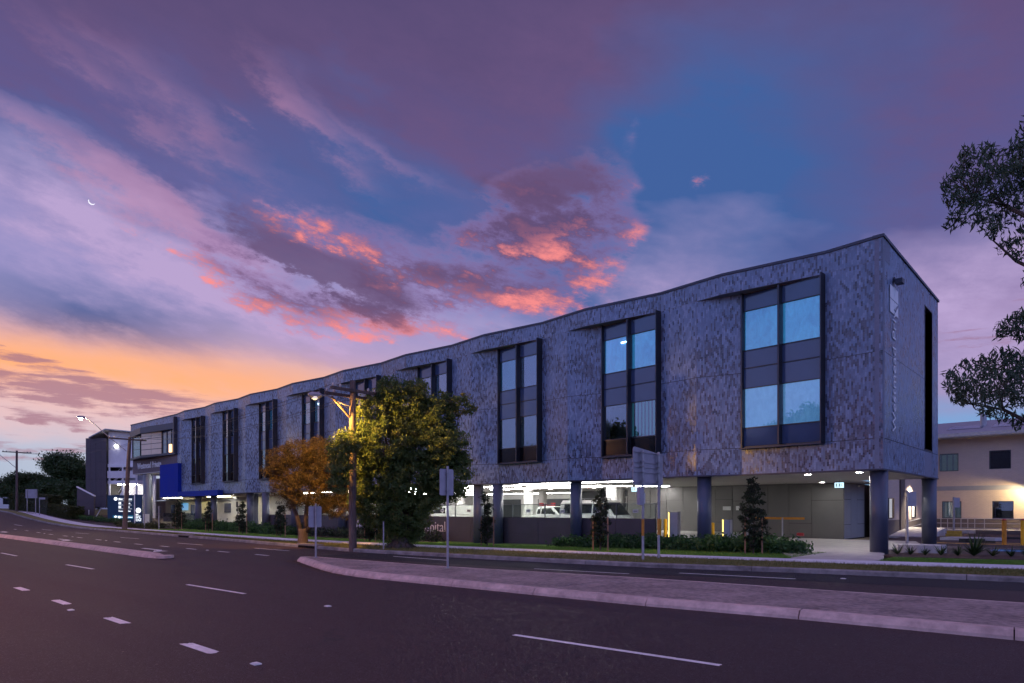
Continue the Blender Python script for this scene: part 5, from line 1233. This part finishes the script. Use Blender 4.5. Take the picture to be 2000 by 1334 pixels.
# ---- the smaller many-stemmed tree
S0 = (-22.5,-11.85,.1)
tr = empty('street_tree', S0, 'smaller spreading street tree with forked trunk and russet foliage', 'tree')
lob = px_lobes(S0, 583, 1063, 32, [(540,898,30),(575,885,34),(615,882,36),(655,890,34),(525,918,22),(560,922,40),(605,920,46),(650,922,40),(680,915,26),(545,945,30),(590,955,38),(640,958,42),(675,955,28),(565,975,24),(655,990,30),(612,990,24),(690,985,20)], .8)
mb = MB(); bx_, by_ = S0[:2]
mb.tube([(bx_,by_,-.1),(bx_,by_,.15),(bx_,by_,.6),(bx_-.02,by_,.85)], [.36,.27,.23,.24], 12)
def pl(x, y, dep=0): s = 32/1280; lat = (x-583)*s; return (bx_+RT[0]*lat+FW[0]*dep, by_+RT[1]*lat+FW[1]*dep, 1.8+(995-y)*s)
for pts, r in (([(580,1045),(572,1010),(562,985),(560,950),(552,915)],.13),([(586,1045),(590,1010),(592,985),(598,950),(606,905)],.12),([(588,1040),(604,1018),(620,1002),(645,975),(660,930)],.10),([(562,985),(548,950),(535,920)],.06),([(592,985),(575,945),(580,905)],.06),([(620,1002),(640,985),(668,950)],.05)):
    mb.tube([pl(x,y,rng.uniform(-.25,.25)) for x, y in pts], [r*(1-.16*k) for k in range(len(pts))], 9)
mb.build('trunk', M['bark'], tr, smooth=True)
P, T = crown_pts(lob, 17, .24, 48); leaf_obj('crown', P, .085, L_small, tr, T, .32, .2)
# ---- gum tree reaching in from the right
G0 = (7.4,-2.9,.1)
tr = empty('gum_tree', G0, 'gum tree with hanging leaves reaching in at the picture edge', 'tree')
mb = MB(); mb.tube([(7.4,-2.9,-.2),(7.3,-2.9,2),(7.5,-3.0,5),(7.3,-3.2,8),(7.1,-3.3,11),(6.8,-3.5,14)], [.34,.28,.24,.2,.14,.06], 12); mb.build('trunk', M['barkg'], tr, smooth=True)
def gp(x, y, Z=19): s = Z/1280; lat = (x-1000)*s; return Vector((CAMP[0]+FW[0]*Z+RT[0]*lat, CAMP[1]+FW[1]*Z+RT[1]*lat, 1.8+(995-y)*s))
mb = MB(); sprays = []
def gbranch(pts, r, tips):
    P_ = [gp(x,y,19+rng.uniform(-.6,.6)) for x, y in pts]; mb.tube(P_, [r*(1-.8*k/(len(P_)-1)) for k in range(len(P_))], 6)
    for (x, y, rad) in tips:
        e = gp(x,y,19+rng.uniform(-.9,.9)); j = min(P_, key=lambda q: (q-e).length); limb(mb, j, e, .022, .006, .2, 5); sprays.append((e, rad*19/1280))
gbranch([(2105,560),(2030,530),(1985,510),(1940,470)], .09, [(1972,480,22),(1990,498,14),(1938,448,20),(1915,425,22),(1952,425,26)])
gbranch([(2105,480),(2020,430),(1960,400),(1900,385)], .10, [(1880,395,26),(1862,380,20),(1870,430,22),(1900,362,30),(1928,345,30),(1868,345,22),(1895,320,28),(1930,305,22),(1960,330,30),(1905,395,24),(1945,385,26),(1850,362,12),(1885,300,16),(1925,288,14)])
gbranch([(2105,430),(2030,360),(1990,310)], .08, [(1985,290,22),(1995,325,26),(1975,365,28),(1990,400,24),(1998,280,16)])
gbranch([(2105,720),(2040,680),(1985,640)], .05, [(1985,622,18),(1965,640,20),(1992,650,22),(1955,655,12),(1998,612,14)])
gbranch([(2105,870),(2020,830),(1960,800),(1900,790)], .09, [(1935,800,20),(1965,815,16),(1990,825,18),(1915,770,26),(1890,760,24),(1868,745,22),(1858,730,14),(1870,775,18),(1945,765,30),(1980,775,28),(1915,735,28),(1950,725,30),(1985,735,30),(1890,715,20),(1925,705,20),(1960,695,22),(1992,700,26),(1860,760,12),(1880,785,12)])
for x, y, r in ((2030,330,60),(2050,430,60),(2030,640,40),(2040,740,70),(2060,540,50),(2080,300,70),(2050,240,50)): sprays.append((gp(x,y,19.3), r*19/1280))
mb.build('limbs', M['bark'], tr)
PP, TT_ = [], []
for e, r in sprays:
    n = int(105*(r/.35)**2); p = rng.normal(size=(n,3)); p /= np.linalg.norm(p,axis=1)[:,None]; p *= (rng.random((n,1))**.5)*r*1.12; p[:,2] *= .8; PP.append(np.array(e)+p); TT_.append(np.clip(rng.normal(.45,.2)+rng.normal(0,.2,n),0,1))
leaf_obj('crown', np.concatenate(PP), .21, L_euc, tr, np.concatenate(TT_), .24, 1.1)

# ---- staked shrubs along the lawn
SH = [(-52.0,-6.6,2.5,'leafy staked sapling before the lit entrance',.7),(-45.9,-6.6,2.3,'slim staked shrub right of the entrance sapling',.42),(-38.8,-7.2,2.35,'staked shrub in front of the paired grey columns',.5),(-31.9,-8.0,2.1,'staked shrub just left of the forked street tree',.5),(-22.4,-8.0,2.0,'staked shrub in the gap left of the bushy tree trunk',.5),(-15.5,-6.1,2.55,'staked shrub with round head between columns and name wall',.42),(-9.4,-5.4,2.6,'staked dark shrub before the white van',.5),(-3.62,-3.3,3.0,'tallest staked shrub on the lawn by the driveway',.62)]
for x, y, h, lb_, w in SH:
    z = gz(x,y)+.09; t = empty('staked_shrub', (x,y,z), lb_, 'shrub', 'young staked shrubs on the front lawn')
    mb = MB(); mb.tube([(x,y,z-.05),(x+.02,y,z+h*.5),(x,y+.02,z+h*.95)], [.03,.022,.008], 7); mb.build('stem', M['bark'], t)
    for dx_, dy_ in ((.28,.16),(-.28,-.12)):
        mb = MB(); sx_, sy_ = x+dx_, y+dy_; mb.box(sx_-.022,sx_+.022,sy_-.022,sy_+.022,z-.1,z+1.45); mb.build('stake', M['stake'], t)
    lob_ = [((x+rng.normal(0,.06),y+rng.normal(0,.06),z+h*f),(w*k,w*k,h*.13)) for f, k in ((.18,.62),(.32,.8),(.46,.85),(.6,.62),(.74,.6),(.86,.45),(.95,.22))]
    P, T = crown_pts(lob_, 18, .13, 22, .25); leaf_obj('foliage', P, .10, L_shrub, t, T, .42, .1)
# ---- garden beds
def bed(name, poly, label, n, hgt, size, lm, clump=.22):
    """low planting: clumps of broad leaves on mulch"""
    poly = [Vector(p) for p in poly]; xs = [p.x for p in poly]; ys = [p.y for p in poly]
    def inside(px, py):
        c = False; j = len(poly)-1
        for i in range(len(poly)):
            a, b = poly[i], poly[j]
            if (a.y > py) != (b.y > py) and px < (b.x-a.x)*(py-a.y)/(b.y-a.y)+a.x: c = not c
            j = i
        return c
    P, T = [], []; k = 0
    while k < n:
        px, py = random.uniform(min(xs),max(xs)), random.uniform(min(ys),max(ys))
        if not inside(px,py): continue
        k += 1; h = hgt*random.uniform(.45,1.1)*(1.5 if random.random() < .12 else 1); m_ = int(38*h/hgt); p = rng.normal(size=(m_,3))*np.array([clump,clump,0]); p[:,2] = rng.random(m_)**.7*h
        P.append(np.array([px,py,gz(px,py)+.08])+p); T.append(np.clip(rng.normal(.45,.22)+(p[:,2]/h-.5)*.3+rng.normal(0,.12,m_),0,1))
    o = leaf_obj(name, np.concatenate(P), size, lm, None, np.concatenate(T), .45, -.4); tag(o, label, 'ground cover', kind='stuff')
    mb = MB(); mb.prism([(p.x,p.y) for p in poly], lambda x, y: gz(x,y)-.1, lambda x, y: gz(x,y)+.1); tag(mb.build('garden_bed', M['mulch']), kind='structure')
bed('shrubbery', [(-1.9,-2.6),(-2.6,-1.0),(-4.0,1.1),(-15.0,.55),(-15.4,-1.2),(-9.0,-2.2),(-5.0,-3.0)], 'dark green low planting along the undercroft edge by the driveway', 620, .5, .17, L_ground)
bed('shrubbery', [(-43,.4),(-43,-3.0),(-58,-4.6),(-61,-2.5),(-61,.2)], 'low green planting before the grey entrance columns', 520, .62, .19, L_ground)
bed('shrubbery', [(-26,.5),(-26,-.9),(-42,-1.4),(-42,.5)], 'dark low shrubs under the forked tree against the name wall', 170, .8, .17, L_shrub)
bed('shrubbery', [(-57,-7.6),(-57,-5.2),(-64,-5.4),(-70,-6.0),(-66,-7.2)], 'red-brown mulch bed with low plants near the totem sign', 110, .4, .16, L_hedge)
bed('shrubbery', [(-74,-4.6),(-74,-3.7),(-92,-4.6),(-92,-5.6)], 'strip of low plants at the foot of the pylon sign', 160, .5, .18, L_ground)
# ---- strappy plants on the right
mb = MB(); mb.prism([(.45,-1.4),(1.0,-2.0),(9,1.2),(9,2.4),(.7,.9)], -.1, .105); tag(mb.build('garden_bed', M['mulch']), kind='structure')
for k, (x, y, s) in enumerate(((.75,-.5,.55),(1.15,-.35,.5),(1.6,-.2,.45),(2.05,.1,.6),(2.55,.25,.55),(3.0,.55,1.05),(3.55,.7,.6),(4.05,.95,.55),(4.5,1.05,.7),(5.1,1.3,.6))):
    n = 46 if s < 1 else 80; V, F = [], []
    for i in range(n):
        a = random.uniform(0,6.28); L_ = s*random.uniform(.6,1.1); up_ = random.uniform(.45,1.0); wd = .018 if s < 1 else .028; b = len(V)
        for j in range(5):
            f = j/4; rr = L_*f*(1-up_*.55); zz = L_*up_*f*(1-.38*f*(1.3-up_)); ww = wd*(1-f)**.7+.001
            cx, cy = x+rr*math.cos(a), y+rr*math.sin(a); V += [(cx-ww*math.sin(a),cy+ww*math.cos(a),.1+zz),(cx+ww*math.sin(a),cy-ww*math.cos(a),.1+zz)]
        F += [(b+2*j,b+2*j+1,b+2*j+3,b+2*j+2) for j in range(4)]
    me = fast_mesh('flax_plant', np.array(V), F); face_attr(me, 'tint', np.repeat(np.clip(rng.normal(.45 if k % 3 else .75,.2,n),0,1),4))
    o = link('flax_plant', me, L_flax); tag(o, ('big spiky strap-leaved plant, largest in the right bed' if s > 1 else ('first','second','third','fourth','fifth','','sixth','seventh','eighth','ninth')[k]+' small strappy tuft from the corner column'), 'plant', 'strappy plants in the right bed')
# ---- grass blades
def blades(name, n, fx, h, lm, label, w=.006):
    xs = np.array([fx() for _ in range(n)]); a = rng.uniform(0,6.28,n); hh = h*rng.uniform(.4,1.2,n); lean = rng.normal(0,.45,(n,2))*hh[:,None]
    z = xs[:,2]; c, s = np.cos(a)*w, np.sin(a)*w
    V = np.stack([np.stack([xs[:,0]-c,xs[:,1]-s,z],1), np.stack([xs[:,0]+c,xs[:,1]+s,z],1), np.stack([xs[:,0]+lean[:,0],xs[:,1]+lean[:,1],z+hh],1)],1).reshape(-1,3)
    me = fast_mesh(name, V, np.arange(3*n).reshape(-1,3)); face_attr(me, 'tint', np.clip(rng.normal(.5,.22,n)+.2*np.sin(xs[:,0]*1.7)*np.cos(xs[:,1]*2.3),0,1)); tag(link(name, me, lm), label, 'grass', kind='stuff')
def fv():
    x = 8-random.random()**1.5*70; y = random.uniform(KERB(x)+.13, FPN(x)+.05); return (x,y,gz(x,y)+.1)
def fl():
    x = -1.6-random.random()**1.4*52; y = FPF(x)-.03+random.random()**1.3*(min(.4,-1.0)-FPF(x)); return (x,y,gz(x,y)+.08)
def fr2():
    x = 1.1+random.random()*8; y = FPF(x)+random.random()*2.0; return (x,y,gz(x,y)+.09)
blades('verge_grass', 70000, fv, .085, L_dry, 'dry patchy grass along the kerb verge', .007)
blades('lawn_grass', 70000, fl, .085, L_grass, 'lush green lawn in front of the hospital', .007)
blades('corner_grass', 16000, fr2, .085, L_grass, 'green grass patch beside the corner column', .007)
def fd():
    x = 8-random.random()**1.5*80; y = random.uniform(KERB(x)+.1, KERB(x)+.3); return (x,y,gz(x,y)+.1)
# ---- hedge, trees beyond, trees across the road
hd = empty('hedge', (-100,-5.6,1.0), 'long clipped box hedge along the footpath past the hospital', 'hedge')
P = []; 
for (a, b, h) in (((-120,-5.4),(-96,-5.6),2.6),((-96,-5.6),(-86.5,-5.4),1.5)):
    n = int(700*(b[0]-a[0]))
    for _ in range(0): pass
    q = rng.random((n,3)); x = a[0]+(b[0]-a[0])*q[:,0]; y = a[1]+(b[1]-a[1])*q[:,0]+(q[:,1]-.5)*1.6; z = q[:,2]*h
    face = rng.integers(0,3,n); y = np.where(face == 0, a[1]-.8+rng.normal(0,.05,n), y); z = np.where(face == 1, h+rng.normal(0,.05,n), z)
    x = np.where((face == 2), np.where(rng.random(n) < .5, b[0]+rng.normal(0,.05,n), x), x); P.append(np.stack([x,y,z+np.array([gz(i,-5.5) for i in x])],1))
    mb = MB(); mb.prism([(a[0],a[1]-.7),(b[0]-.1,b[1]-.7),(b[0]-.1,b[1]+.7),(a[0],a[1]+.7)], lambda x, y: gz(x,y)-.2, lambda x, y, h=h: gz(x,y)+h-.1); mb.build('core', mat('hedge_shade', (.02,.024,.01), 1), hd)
P = np.concatenate(P); leaf_obj('foliage', P, .2, L_hedge, hd, rng.normal(.45,.2,len(P)), .5)
def simple_tree(name, x, y, h, r, label, lm, group, trunk=.25, n=11, leaf=.34, z0=None):
    z0 = gz(x,y) if z0 is None else z0
    t = empty(name, (x,y,z0), label, 'tree', group); mb = MB(); mb.tube([(x,y,z0-.3),(x+.1,y,z0+h*.35),(x,y+.1,z0+h*.7)], [trunk,trunk*.75,trunk*.3], 8)
    lob_ = []
    for _ in range(n):
        a = random.uniform(0,6.28); f = random.random(); zz = z0+h*(.35+.55*f); k = r*math.sqrt(max(.1,1-(f-.4)**2*2.2))*random.uniform(.3,.75)
        lob_.append(((x+k*math.cos(a),y+k*math.sin(a),zz),(r*random.uniform(.35,.55),r*random.uniform(.35,.55),h*random.uniform(.09,.15))))
    for (c, rr) in lob_[:6]: limb(mb, (x,y,z0+h*.3), c, trunk*.4, .03)
    mb.build('trunk', M['bark'], t); P, T = crown_pts(lob_, 2.3*(.34/leaf)**1.5, r*.2, 26, .3); leaf_obj('crown', P, leaf, lm, t, T, .5, .2)
for x, y, h, r, lb_ in ((-128,4,9.8,6.2,'tall rounded tree right behind the stair building'),(-118,2.5,5.2,3.6,'grey-green bushy tree between hedge and stair building'),(-138,6,8.8,3.4,'loose dark tree with thin crown beyond the hedge'),(-146,2,6.8,4.2,'dark spreading tree above the far hedge end'),(-135,-1,6.4,4.6,'dense dark tree behind the distant power pole'),(-150,-5,6.6,4.8,'dark tree at the far left picture edge'),(-168,-4,8.0,5,'dark tree filling the gap at the far end of the street'),(-108,1.5,3.4,2.6,'low purple-brown bush at the foot of the stair building')):
    simple_tree('garden_tree', x, y, h, r, lb_, L_far, 'trees beyond the hedge', .22, 12, .36)
for x, y, h, r, lb_ in ((-36,-43,13.5,5.6,'tree across the road mirrored in the windows, nearest the lamp'),(-52,-45,13.5,5.6,'tall tree across the road mirrored in the far windows'),(-24,-46,13.5,5.6,'broad tree across the road mirrored in the second window'),(-68,-43,12,5.4,'tree across the road opposite the entrance'),(-88,-42,12,5.4,'tree across the road past the entrance')):
    simple_tree('roadside_tree', x, y, h, r, lb_, L_far, 'trees across the road', .3, 12, .42, 0.0)
# low houses far behind the trees
for x, y, w, h, rc, lb_ in ((-186,8,14,6.4,(.42,.12,.06),'distant house with terracotta roof above the dark trees'),(-160,22,12,6.2,(.3,.3,.33),'distant pale house with grey roof between trees')):
    t = empty('distant_house', (x,y,1.8), lb_, 'house'); mb = MB(); mb.box(-3,3,-w/2,w/2,0,h-1.8); loc(mb, 'wall', M['stwall'], t)
    mb = MB(); mb.add([(-3.6,-w/2-.5,h-1.8),(3.6,-w/2-.5,h-1.8),(3.6,w/2+.5,h-1.8),(-3.6,w/2+.5,h-1.8),(0,-w/2+2.5,h),(0,w/2-2.5,h)], [(0,1,4),(1,2,5,4),(2,3,5),(3,0,4,5),(3,2,1,0)]); loc(mb, 'roof', mat('tile_roof', rc, .8, .2, 4), t)
    for y_ in (-w/4, w/4):
        mb = MB(); mb.box(3.0,3.05,y_-.7,y_+.7,1.2,2.6); loc(mb, 'window', M['black'], t)
# crescent moon
mo = MB(); c = Vector(CAMP)+ (Vector((FW[0],FW[1],0))+Vector((RT[0],RT[1],0))*((179-1000)/1280)+Vector((0,0,(995-394)/1280))).normalized()*2500
n_ = (Vector(CAMP)-c).normalized(); rx = n_.cross(Vector((0,0,1))).normalized(); uy = rx.cross(n_)
out = [c+(rx*math.cos(a)+uy*math.sin(a))*9*1.0 for a in np.linspace(R(-150),R(20),16)]; inn_ = [c+(rx*(math.cos(a)*8.2-1.6)+uy*(math.sin(a)*8.2+2.6)) for a in np.linspace(R(20),R(-150),16)]
pts_ = out+inn_; k_ = len(pts_); mo.add([*pts_, *[p-n_*1.0 for p in pts_]], [tuple(range(k_)), tuple(range(k_,2*k_))[::-1]]+[(i,(i+1)%k_,k_+(i+1)%k_,k_+i) for i in range(k_)])
tag(mo.build('moon', emis('moon_glow', (1,.95,.9), .7)), 'thin crescent moon in the upper left sky', 'moon')
